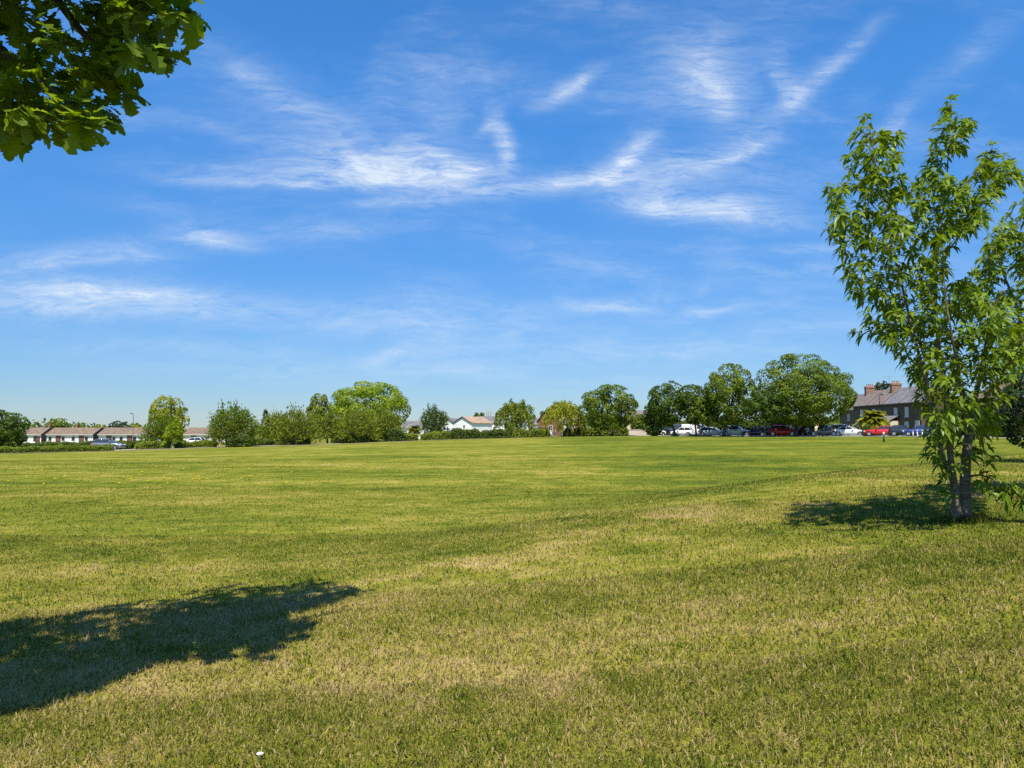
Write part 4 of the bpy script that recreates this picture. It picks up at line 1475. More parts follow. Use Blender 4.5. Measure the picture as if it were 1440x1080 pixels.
def person():
    root = thing('person', 'person in pale yellow top and dark trousers before the cars, arm raised', 'person',
                 gnd(1148, edge_Y(1148) - 4.0), R(25))
    V = [(0, 0, .95, .125), (0, 0, 1.12, .12), (0, -.01, 1.3, .14), (0, 0, 1.42, .11), (0, -.005, 1.5, .052), (0, -.015, 1.56, .062),
         (0, -.03, 1.64, .088), (0, -.015, 1.72, .075), (0, -.118, 1.62, .014)]
    E = [(0, 1), (1, 2), (2, 3), (3, 4), (4, 5), (5, 6), (6, 7), (6, 8)]

    def chain(start, pts):
        p = start
        for q in pts:
            V.append(q)
            E.append((p, len(V) - 1))
            p = len(V) - 1
        return p
    for sx in (-1, 1):
        chain(6, [(sx * .088, 0, 1.635, .016)])                 # ear
        chain(0, [(sx * .10, 0, .86, .10), (sx * .115, -.015, .48, .062), (sx * .12, .01, .10, .040), (sx * .125, -.06, .045, .038), (sx * .13, -.17, .03, .026)])
        if sx < 0:
            arm = [(sx * .17, 0, 1.41, .06), (sx * .23, .02, 1.12, .045), (sx * .24, -.06, .88, .03), (sx * .243, -.09, .80, .034)]
            fd = Vector((0, -.25, -1)).normalized()
        else:
            arm = [(sx * .17, 0, 1.42, .06), (sx * .36, -.06, 1.52, .045), (sx * .27, -.1, 1.74, .03), (sx * .25, -.1, 1.82, .034)]
            fd = Vector((-.25, 0, 1)).normalized()
        h = chain(3, arm)
        c = Vector(V[h][:3])
        sd = Vector((0, 1, 0)) if sx > 0 else Vector((.25, .95, 0)).normalized()
        for k, ln in enumerate((.072, .082, .078, .06)):
            o = c + sd * (k - 1.5) * .021 + fd * .035
            chain(h, [(*o, .0095), (*(o + fd * ln * .55 + Vector((.008, 0, 0))), .0085), (*(o + fd * ln + Vector((.022 * -sx, 0, 0))), .007)])
        th = c - sd * .04 + fd * .0
        chain(h, [(*th, .011), (*(th - sd * .022 + fd * .03), .009)])
    skinned('body', M['skin'], V, E, root)
    # top
    T = [(0, 0, .98, .15), (0, 0, 1.15, .145), (0, -.01, 1.3, .16), (0, 0, 1.42, .125), (0, 0, 1.48, .07),
         (-.17, 0, 1.41, .075), (-.215, .01, 1.2, .066), (.17, 0, 1.42, .075), (.30, -.04, 1.49, .066)]
    skinned('top', M['yellow_cloth'], T, [(0, 1), (1, 2), (2, 3), (3, 4), (3, 5), (5, 6), (3, 7), (7, 8)], root)
    B = [(0, 0, .98, .135)]
    BE = []
    for sx in (-1, 1):
        for q in [(sx * .10, 0, .85, .112), (sx * .115, -.015, .48, .078), (sx * .12, .01, .09, .062)]:
            B.append(q)
        n = len(B)
        BE += [(0, n - 3), (n - 3, n - 2), (n - 2, n - 1)]
    skinned('trousers', M['dark_cloth'], B, BE, root)
    hr = MB()
    Vh, Fh = [], []
    for i in range(7):
        a = i / 6 * PI * .62
        for k in range(14):
            t = 2 * PI * k / 14
            fr = 1 - .45 * max(0, -math.sin(t)) * (a / 2)
            Vh.append((.102 * math.sin(a) * math.cos(t) * 1.0, -.02 + .112 * math.sin(a) * math.sin(t) * fr + .012, 1.665 + .108 * math.cos(a) * (1 if math.cos(a) > 0 else fr)))
    for i in range(6):
        for k in range(14):
            q = (k + 1) % 14
            Fh.append((i * 14 + k, i * 14 + q, (i + 1) * 14 + q, (i + 1) * 14 + k))
    hr.add(Vh, Fh).build('hair', M['hair'], root, True)


person()

# ------------------------------------------------------------------ hedges round the green
G = 'low hedges along the edge of the green'
hedge('low_hedge', 'long low clipped hedge at the far left edge of the green', [(-230, 70), (-90, 79), (0, 87), (70, 90), (158, 93)], .72, 1.4, 'hedge', G)
hedge('low_hedge', 'dark hedge row in front of the long bungalow row', [(-80, 118), (30, 124), (120, 128), (205, 130)], .95, 1.8, 'hedge_dark', G)
hedge('low_hedge', 'rounded hedge with the silver car at its left end', [(163, 106), (186, 106)], 1.05, 1.6, 'hedge_dark', G)
hedge('low_hedge', 'bright rounded hedge below the yellow-green tree', [(191, 99), (215, 100), (240, 101)], .9, 1.6, 'hedge', G)
hedge('low_hedge', 'hedge stretch left of the dense feathery bush tree', [(246, 102), (275, 104), (304, 105)], .8, 1.5, 'hedge', G)
hedge('low_hedge', 'hedge stretch right of the dense feathery bush tree', [(345, 109), (365, 111), (386, 113)], .9, 1.4, 'hedge_dark', G)
hedge('shrub', 'dark rounded shrub at the foot of the dense feathery bush tree', [(320, 101.5), (350, 103)], 1.7, 2.2, 'hedge_dark', None, 'shrub')
hedge('shrub', 'mid green rounded shrub left of the pale gap in the edge', [(386, 112), (407, 113)], 1.45, 2.0, 'hedge', None, 'shrub')
hedge('shrub', 'dark shrub under the multi-stemmed olive tree', [(408, 114), (436, 115)], 1.5, 2.0, 'hedge_dark', None, 'shrub')
hedge('low_hedge', 'low hedge just right of the pale gap in the edge', [(467, 119), (488, 120)], 1.0, 1.5, 'hedge_dark', G)
hedge('shrub', 'dark shrub under the long row of olive shrubs', [(490, 119), (519, 121)], 1.5, 2.0, 'hedge_dark', None, 'shrub')
hedge('low_hedge', 'yellowish hedge left of the round dark bush', [(517, 123), (544, 125)], 1.25, 1.5, 'hedge', G)
hedge('round_bush', 'round dark bush left of the spiky palm shrub', [(543, 121), (566, 122.5)], 2.0, 2.4, 'hedge_dark', None, 'bush')
hedge('low_hedge', 'small hedge below the spiky palm shrub', [(567, 123), (587, 124)], 1.15, 1.4, 'hedge', G)
hedge('low_hedge', 'hedge under the fine-leaved round tree', [(592, 126), (632, 127)], 1.25, 1.5, 'hedge', G)
hedge('low_hedge', 'taller dark hedge left of the white gabled bungalow', [(632, 128), (655, 128.5), (676, 129)], 1.6, 1.7, 'hedge_dark', G)
hedge('low_hedge', 'hedge right below the white gabled bungalow', [(676, 128), (695, 128.5), (712, 129)], 1.3, 1.5, 'hedge_dark', G)
hedge('round_bush', 'bush at the foot of the weeping willow', [(709, 130), (721, 130.2)], 1.9, 1.8, 'hedge_dark', None, 'bush')
hedge('low_hedge', 'hedge right of the weeping willow', [(719, 130), (745, 130.5)], 1.2, 1.5, 'hedge', G)
hedge('low_hedge', 'hedge in front of the orange brick house', [(744, 131), (772, 131.5)], 1.35, 1.6, 'hedge', G)
hedge('low_hedge', 'hedge under the drooping yellow-green tree', [(793, 132.5), (820, 133)], 1.4, 1.6, 'hedge_dark', G)
hedge('low_hedge', 'hedge left under the round dark green tree', [(818, 136), (845, 136)], 1.5, 1.6, 'hedge', G)
hedge('low_hedge', 'hedge right under the round dark green tree', [(846, 137), (884, 136)], 1.35, 1.6, 'hedge', G)
hedge('round_bush', 'light green bush behind the low pale garden wall', [(889, 143), (908, 142)], 4.2, 3.4, 'hedge', None, 'bush')
hedge('garden_hedge', 'bright clipped garden hedge behind the white off-road car', [(1166, 124), (1187, 123)], 2.0, 1.6, 'hedge')
hedge('round_bush', 'dark bush between the white saloon and the red saloon', [(1214, 107.5), (1226, 107)], 1.7, 1.9, 'hedge_dark', None, 'bush')
hedge('garden_hedge', 'pale garden hedge right of the red saloon', [(1253, 108), (1268, 107)], 1.4, 1.4, 'hedge')
hedge('garden_hedge', 'long dark garden hedge behind the trees and parked cars', [(905, 139), (960, 133), (1020, 128), (1080, 122), (1150, 118)], 2.6, 2.4, 'hedge_dark')
hedge('garden_hedge', 'dark garden hedge at the right behind the cherry trunks', [(1312, 108), (1360, 100), (1430, 92), (1520, 84)], 2.0, 2.2, 'hedge_dark')

# ------------------------------------------------------------------ trees beyond the green
tree('broad_tree', 'big dark rounded tree at the far left beside the bungalows', -34, 37, 577, 629, 108, 'dark', trunk_px=6, lobes=8)
tree('garden_tree', 'twin-topped green tree rising behind the long bungalow row', 67, 98, 588, 612, 216, 'mid', lobes=5)
tree('garden_tree', 'low rounded tree just showing over the roofs between two bungalow rows', 127, 150, 596, 613, 226, 'olive')
tree('garden_tree', 'dark flat-topped tree over the roof left of the lamp post', 154, 183, 592, 612, 218, 'conifer')
tree('garden_tree', 'small yellowish tree over the roof right of the lamp post', 183, 199, 594, 611, 224, 'yellow')
tree('tall_tree', 'tall yellow-green tree with a stacked crown behind the bungalows', 213, 263, 555, 618, 140, 'yellow', trunk_px=240, lobes=8, deep=1.0)
tree('bushy_tree', 'wide feathery green tree in front of the tall yellow-green one', 200, 256, 584, 628, 112, 'mid', 'shoots')
tree('young_tree', 'slender young tree with a pale trunk at the hedge end', 233, 258, 594, 623, 100, 'fresh', 'shoots', trunk_px=241, rt=.1, bark='pale_bark')
tree('bushy_tree', 'dense feathery bush tree, the widest at left, with wispy top', 293, 364, 568, 629, 104, 'mid', 'shoots', dens=1.25)
tree('garden_tree', 'dark pointed tree behind the feathery bushes', 362, 384, 577, 618, 128, 'dark', 'cone')
tree('bushy_tree', 'mid green feathery tree right of the dark pointed tree', 366, 406, 579, 624, 118, 'olive', 'shoots')
tree('bushy_tree', 'tall olive feathery tree with several stems, left of the pale gap', 384, 448, 572, 625, 113, 'olive', 'shoots')
tree('tall_tree', 'olive-brown clumpy tree left of the largest bright tree', 432, 467, 553, 606, 152, 'olive', trunk_px=450, lobes=6)
tree('broad_tree', 'largest bright green tree, broad and domed, behind the olive shrubs', 464, 575, 537, 606, 150, 'fresh', trunk_px=520, lobes=13, dens=1.15)
tree('bushy_tree', 'olive shrub tree with drooping shoots above the pale gap', 436, 485, 576, 620, 123, 'olive', 'shoots')
tree('bushy_tree', 'wide olive brown shrub tree at the middle of the row', 472, 536, 574, 620, 120, 'olive', 'shoots')
tree('bushy_tree', 'olive shrub tree at the right end of the row', 515, 567, 575, 618, 126, 'olive', 'shoots')
tree('round_tree', 'fine-leaved round tree standing alone left of the white gabled bungalow', 590, 633, 571, 612, 131, 'bluish', 'shoots', dens=1.2)
tree('garden_tree', 'small round dark tree behind the white gabled bungalow roof', 665, 682, 579, 596, 225, 'dark', lobes=4)
tree('willow_tree', 'weeping willow with ragged hanging top right of the white gabled bungalow', 696, 752, 563, 611, 134, 'olive', 'weep', dens=1.9)
tree('conifer', 'small blue-green conifer left of the orange brick house', 756, 768, 578, 603, 205, 'bluish', 'cone')
tree('drooping_tree', 'drooping yellow-green tree with arching branches before the brick house', 764, 822, 564, 606, 131, 'yellow', 'weep', trunk_px=790, rt=.16, bark='pale_bark', dens=2.2)
tree('round_tree', 'round dark green tree standing alone in the middle of the far edge', 815, 897, 541, 603, 128, 'mid', trunk_px=861, rt=.30, lobes=13, dens=1.15, flat=.8)
GT = 'tall trees over the parked cars'
tree('street_tree', 'dark conical bushy tree at the left end of the parked cars', 902, 934, 563, 613, 122, 'dark', lobes=7, group=GT)
tree('street_tree', 'dark upright tree left of the slate blue van', 910, 967, 536, 597, 121, 'dark', trunk_px=949, rt=.22, lobes=10, group=GT)
tree('street_tree', 'mid-height dark tree on a thin trunk over the white van', 948, 1003, 541, 596, 119, 'dark', trunk_px=979, rt=.16, lobes=9, group=GT)
tree('street_tree', 'thin low tree beside the white van trunk', 968, 1010, 556, 597, 117, 'mid', trunk_px=985.5, rt=.13, lobes=8, group=GT)
tree('street_tree', 'light green tall tree with forked grey trunk left of the biggest tree', 992, 1063, 511, 598, 115, 'mid', trunk_px=1018, rt=.30, lobes=14, group=GT, dens=1.1)
tree('street_tree', 'dark tree on a thin straight trunk tucked under the biggest tree', 1046, 1112, 548, 596, 110, 'dark', trunk_px=1075, rt=.15, lobes=9, group=GT)
tree('street_tree', 'biggest tree of the edge, broad domed crown over the red car', 1062, 1197, 497, 597, 111.5, 'mid', trunk_px=1119, rt=.36, lobes=22, group=GT, dens=1.2, flat=.85)
tree('garden_tree', 'dark green tree rising behind the terrace chimneys', 1227, 1252, 536, 562, 178, 'conifer', lobes=6)
tree('garden_tree', 'dark tree overhanging the right edge beyond the cherry trees', 1408, 1560, 500, 634, 24, 'conifer', lobes=12, ls=.15, trunk_px=1480)
tree('garden_tree', 'dark tree between the near terrace end and the red brick house', 1306, 1372, 562, 612, 112, 'dark', lobes=8)
tree('garden_tree', 'tall dark tree behind the red brick house at the right', 1424, 1500, 520, 600, 118, 'dark', lobes=8)


def bare_tree():
    b = gnd(687, 222)
    root = thing('bare_tree', 'thin pale leafless tree behind the white gabled bungalow', 'tree', b)
    mb = MB()
    H = at(687, 576, 222).z - b.z
    mb.tube([(0, 0, -.2), (.05, 0, H * .5), (0, 0, H)], [.16, .1, .02], 7)
    for k in range(26):
        z = H * random.uniform(.45, .9)
        a = random.uniform(0, 2 * PI)
        l = (H - z) * .5 + .5
        mb.tube([(0, 0, z), (math.cos(a) * l * .5, math.sin(a) * l * .5, z + l * .5), (math.cos(a) * l * .7, math.sin(a) * l * .7, z + l * 1.1)], [.05, .035, .012], 4)
    mb.build('trunk', M['pale_bark'], root)


bare_tree()


# leaning pale stem under the drooping tree
def leaning_stem():
    b = gnd(774, 129.5)
    root = thing('leaning_sapling', 'pale bare leaning stem left of the drooping tree trunk', 'sapling', b)
    s = m_per_px(129.5)
    MB().tube([(0, 0, -.1), (5 * s, .3, 4.5 * s), (11 * s, .4, 8.5 * s), (14 * s, .5, 13 * s)], [.14, .12, .10, .05], 8).build('stem', M['pale_bark'], root, True)
    g = np.random.default_rng(5)
    n = 260
    P = np.array([14 * s, .5, 13 * s]) + g.normal(size=(n, 3)) * .28
    V, Fq = leaf_quads(P, g.normal(size=(n, 3)) + np.array([0, 0, -.4]), g.normal(size=(n, 3)) + np.array([0, 0, 1.]), np.full(n, .28), np.full(n, .12))
    link('crown', np_mesh('crown', V, [Fq], FOL['yellow'], False, {'tint': rep(g.random(n), 4)}), root)


leaning_stem()


def palm(label, l, r, top, bot, Y, nf, fol):
    b = gnd((l + r) / 2, Y)
    c = at((l + r) / 2, bot - (bot - top) * .48, Y)
    s = m_per_px(Y)
    Rr = (r - l) / 2 * s
    h = c.z - b.z
    root = thing('palm_tree', label, 'palm', b)
    MB().tube([(0, 0, -.2), (.03, 0, h * .5), (0, 0, h)], [.17, .14, .16], 10).build('trunk', M['bark'], root, True)
    g = np.random.default_rng(int(l))
    for k in range(nf):
        a = 2.399 * k
        el = 1.25 - 1.75 * (k / nf)
        ln = Rr * g.uniform(.85, 1.1)
        t = np.linspace(0.05, 1, 15)
        dirh = np.array([math.cos(a), math.sin(a), 0])
        rach = [dirh * (ln * math.cos(el) * q) + np.array([0, 0, ln * math.sin(el) * q - .42 * ln * q * q]) + np.array([0, 0, h]) for q in t]
        mb = MB()
        mb.tube(rach[::2], [.03 * (1 - .85 * q) for q in t[::2]], 4)
        sd = np.array([-dirh[1], dirh[0], 0])
        P, D, N, Ls = [], [], [], []
        for i, q in enumerate(t[2:], 2):
            tg = rach[i] - rach[i - 1]
            tg = tg / np.linalg.norm(tg)
            for sg in (-1, 1):
                for rep_ in range(2):
                    P.append(rach[i] - tg * rep_ * .5 * np.linalg.norm(rach[i] - rach[i - 1]))
                    D.append(tg * .75 + sd * sg * .8 + np.array([0, 0, -.22]))
                    N.append(np.array([0, 0, 1.0]) + sd * sg * .3)
                    Ls.append(ln * .42 * (1 - .6 * abs(q - .45)))
        V, Fq = leaf_quads(np.array(P), np.array(D), np.array(N), np.array(Ls), np.full(len(P), ln * .075), .2)
        o = len(V)
        V = np.concatenate([V, np.array(mb.v)])
        q4 = np.array([f for f in mb.f if len(f) == 4]) + o
        tint = np.concatenate([rep(g.uniform(.2, 1, len(P)), 4), np.full(len(mb.v), .6)])
        link('frond', np_mesh('frond', V, [Fq, q4], FOL[fol], False, {'tint': tint}), root)


palm('bushy palm tree with drooping yellow-green fronds before the terrace', 1207, 1251, 570, 606, 110, 34, 'yellow')
palm('spiky palm shrub before the grey roofed bungalow', 571, 594, 594, 614, 134, 22, 'olive')


def far_wood():
    g = np.random.default_rng(77)
    n = 15000
    px = g.uniform(-150, 1600, n)
    Y = g.uniform(285, 330, n)
    x = np.array([ray(p, 600)[0] for p in px]) * Y
    top = 5.0 + 1.6 * np.sin(x * .06) + 1.2 * np.sin(x * .17 + 2) + .8 * np.sin(x * .4)
    z = gz(x, Y) + (g.random(n) ** .7) * np.maximum(top, 1.5)
    P = np.stack([x, Y, z], 1)
    N = g.normal(size=(n, 3)) * .6 + np.array([0, -.3, 1.])
    L = g.uniform(1.1, 2.2, n)
    V, Fq = leaf_quads(P, g.normal(size=(n, 3)), N, L, L * .7, .2)
    o = link('far_trees', np_mesh('far_trees', V, [Fq], FOL['dark'], False, {'tint': rep(g.random(n), 4)}))
    tag(o, kind='stuff')


far_wood()


# ------------------------------------------------------------------ near trees: cherries and oak
def in_poly(px, py, poly):
    c = False
    n = len(poly)
    for i in range(n):
        x0, y0 = poly[i]
        x1, y1 = poly[i - 1]
        if (y0 > py) != (y1 > py) and px < (x1 - x0) * (py - y0) / (y1 - y0) + x0:
            c = not c
    return c


def curved_leaves(P, D, N, L, W, droop):
    """Six-faced leaf that folds along the midrib and bends down to its tip."""
    D = unit(D)
    Sd = unit(np.cross(D, N))
    n = np.cross(Sd, D)
    L = L.reshape(-1, 1)
    W = W.reshape(-1, 1)
    droop = droop.reshape(-1, 1)
    G_ = np.array([0, 0, -1.0])

    def mid(s):
        return P + D * L * s * (1 - .18 * droop * s) + G_ * L * droop * s * s
    m1, m2, tip = mid(.34), mid(.70), mid(1.0)
    b = P
    l1, r1 = m1 + Sd * W * .5 + n * W * .16, m1 - Sd * W * .5 + n * W * .16
    l2, r2 = m2 + Sd * W * .38 + n * W * .12, m2 - Sd * W * .38 + n * W * .12
    V = np.stack([b, l1, m1, r1, l2, m2, r2, tip], 1).reshape(-1, 3)
    k = np.arange(len(P))[:, None] * 8
    tri = np.concatenate([k + np.array([[0, 2, 1]]), k + np.array([[0, 3, 2]]), k + np.array([[4, 5, 7]]), k + np.array([[5, 6, 7]])])
    quad = np.concatenate([k + np.array([[1, 2, 5, 4]]), k + np.array([[2, 3, 6, 5]])])
    return V, tri, quad, 8


OAK_S = np.array([0, .06, .16, .24, .34, .42, .53, .60, .71, .78, .88, .95, 1.0])
OAK_W = np.array([.015, .03, .14, .085, .25, .13, .36, .19, .42, .24, .33, .20, .02])


def oak_leaves(P, D, N, L, droop, g):
    D = unit(D)
    Sd = unit(np.cross(D, N))
    n = np.cross(Sd, D)
    k = len(P)
    L1 = L.reshape(-1, 1, 1)
    s = OAK_S.reshape(1, -1, 1)
    dr = droop.reshape(-1, 1, 1)
    mid = P[:, None] + D[:, None] * L1 * s + np.array([0, 0, -1.0]) * L1 * dr * s * s
    w = OAK_W.reshape(1, -1, 1) * g.uniform(.8, 1.25, (k, len(OAK_S), 1))
    fwd = (np.where(np.isin(np.arange(13), [2, 4, 6, 8, 10]), .035, 0)).reshape(1, -1, 1)
    wave = g.normal(size=(k, 13, 1)) * .03
    lft = mid + Sd[:, None] * L1 * w + n[:, None] * L1 * (w * .18 + wave) + D[:, None] * L1 * fwd
    rgt = mid - Sd[:, None] * L1 * w * g.uniform(.85, 1.15, (k, 13, 1)) + n[:, None] * L1 * (w * .18 - wave) + D[:, None] * L1 * fwd
    V = np.stack([lft, mid, rgt], 2).reshape(-1, 3)        # k, 13, 3
    base = np.arange(k)[:, None, None] * 39 + np.arange(12)[None, :, None] * 3
    q1 = (base + np.array([0, 1, 4, 3])).reshape(-1, 4)
    q2 = (base + np.array([1, 2, 5, 4])).reshape(-1, 4)
    return V, np.concatenate([q1, q2]), 39


class Grower:
    """Branches reach out one after another from the nearest wood to each twig tip."""

    def __init__(s, g, thick=1.0):
        s.g = g
        s.thick = thick
        s.pos, s.rad = [], []
        s.mb = MB()
        s.twigs = MB()
        s.shoots = []

    def limb(s, pts, rad, n=10):
        pts = [Vector(p) for p in pts]
        rad = [r * s.thick for r in rad]
        # smooth through the given points
        fine, fr = [], []
        for i in range(len(pts) - 1):
            p0, p1, p2, p3 = pts[max(i - 1, 0)], pts[i], pts[i + 1], pts[min(i + 2, len(pts) - 1)]
            for k in range(4):
                t = k / 4
                q = .5 * ((2 * p1) + (p2 - p0) * t + (2 * p0 - 5 * p1 + 4 * p2 - p3) * t * t + (3 * p1 - p0 - 3 * p2 + p3) * t ** 3)
                fine.append(q)
                fr.append(rad[i] + (rad[i + 1] - rad[i]) * t)
        fine.append(pts[-1])
        fr.append(rad[-1])
        s.mb.tube(fine, fr, n)
        for p, r in zip(fine[2:], fr[2:]):
            s.pos.append(np.array(p))
            s.rad.append(r)

    def grow(s, tips, up_bias=.8, r0=.012, sag=0.0):
        tips = [np.array(t) for t in tips]
        A = np.array(s.pos)
        T = np.array(tips)
        best = np.full(len(T), 1e9)
        near = np.zeros(len(T), int)

        def upd(i0):
            nonlocal best, near
            Pn = np.array(s.pos[i0:])
            d = np.linalg.norm(T[:, None] - Pn[None], axis=2)
            d = d + up_bias * np.maximum(0, Pn[None, :, 2] - T[:, None, 2] + .08)
            k = d.argmin(1)
            v = d[np.arange(len(T)), k]
            m = v < best
            best[m] = v[m]
            near[m] = k[m] + i0
        upd(0)
        done = np.zeros(len(T), bool)
        for _ in range(len(T)):
            b = np.where(done, 1e9, best)
            i = int(b.argmin())
            done[i] = True
            p = s.pos[near[i]]
            t = T[i]
            ln = np.linalg.norm(t - p)
            if ln < .03:
                continue
            side = t - p
            c = p + side * .5 + np.array([0, 0, -.12 * ln]) + s.g.normal(size=3) * .06 * ln
            n = max(3, int(ln / .09) + 1)
            q = np.linspace(0, 1, n + 1)[:, None]
            path = (1 - q) ** 2 * p + 2 * q * (1 - q) * c + q ** 2 * t
            path[:, 2] -= sag * (q[:, 0] ** 2) * ln
            ra = min(s.rad[near[i]] * .7, r0 * (.5 + ln))
            rr = ra + (.0025 - ra) * np.linspace(0, 1, n + 1)
            s.twigs.tube([Vector(x) for x in path], list(rr), 5, cap=False)
            s.shoots.append(path)
            i0 = len(s.pos)
            for x, r in zip(path[1:], rr[1:]):
                s.pos.append(x)
                s.rad.append(max(r, .003))
            upd(i0)


def leaf_sites(shoots, g, step, first=.3, whorl=(4, 7), spread=1.0, droop_dir=-.35):
    P, D, N, A = [], [], [], []
    for path in shoots:
        seg = np.linalg.norm(np.diff(path, axis=0), axis=1)
        cum = np.concatenate([[0], np.cumsum(seg)])
        tot = cum[-1]
        q = max(first * tot, tot - .42)
        ph = g.uniform(0, 6.28)
        tip = unit(path[-1] - path[-2])
        k = 0
        while q < tot:
            x = np.array([np.interp(q, cum, path[:, j]) for j in range(3)])
            a = ph + k * 2.4
            ref = np.array([math.cos(a), math.sin(a), g.uniform(-.3, .3)])
            d = unit(ref - tip * np.dot(ref, tip)) * spread + tip * .5 + np.array([0, 0, droop_dir])
            P.append(x)
            D.append(d)
            N.append(unit(np.array([0, 0, 1.0]) + g.normal(size=3) * .35 + tip * .3))
            A.append(q / tot)
            q += step * g.uniform(.7, 1.3)
            k += 1
        m = g.integers(*whorl)
        for j in range(m):
            a = ph + j * 6.283 / m + g.uniform(-.3, .3)
            ref = np.array([math.cos(a), math.sin(a), 0])
            d = unit(ref - tip * np.dot(ref, tip)) * g.uniform(.5, 1.0) + tip * g.uniform(.3, .9) + np.array([0, 0, droop_dir * .6])
            P.append(path[-1] + g.normal(size=3) * .006)
            D.append(d)
            N.append(unit(np.array([0, 0, 1.0]) + g.normal(size=3) * .3 + tip * .4))
            A.append(1.1)
    return np.array(P), np.array(D), np.array(N), np.array(A)


def sample_poly(poly, n, g, yfun, holes=()):
    xs = [p[0] for p in poly]
    ys = [p[1] for p in poly]
    out = []
    while len(out) < n:
        px, py = g.uniform(min(xs), max(xs)), g.uniform(min(ys), max(ys))
        if in_poly(px, py, poly) and not any(in_poly(px, py, h) for h in holes):
            out.append(at(px, py, yfun(px, py)))
    return out


def finish_tree(root, grow, bark, leafm, sites, g, Lr, Wr, dr, oak=False, scale_fn=None):
    b = np.array(root.location)

    def shift(mb):
        mb.v = [tuple(np.array(v) - b) for v in mb.v]
        return mb
    shift(grow.mb).build('trunk', M[bark], root, True)
    shift(grow.twigs).build('branches', M['twig' if bark != 'bark' else 'bark'], root, True)
    P, D, N, A = sites
    k = len(P)
    L = g.uniform(*Lr, k) * (.62 + .38 * np.clip(1.25 - np.abs(A - .8), 0, 1))
    d = g.uniform(*dr, k)
    if oak:
        V, q, nv = oak_leaves(P, D, N, L, d, g)
        faces = [q]
    else:
        V, t, q, nv = curved_leaves(P, D, N, L, L * g.uniform(*Wr, k), d)
        faces = [q, t]
    tint = np.clip(g.normal(.42, .22, k) + .25 * (A > 1), 0, 1)
    link('crown', np_mesh('crown', V - b, faces, FOL[leafm], True, {'tint': rep(tint, nv)}), root)


TRUNKS = []


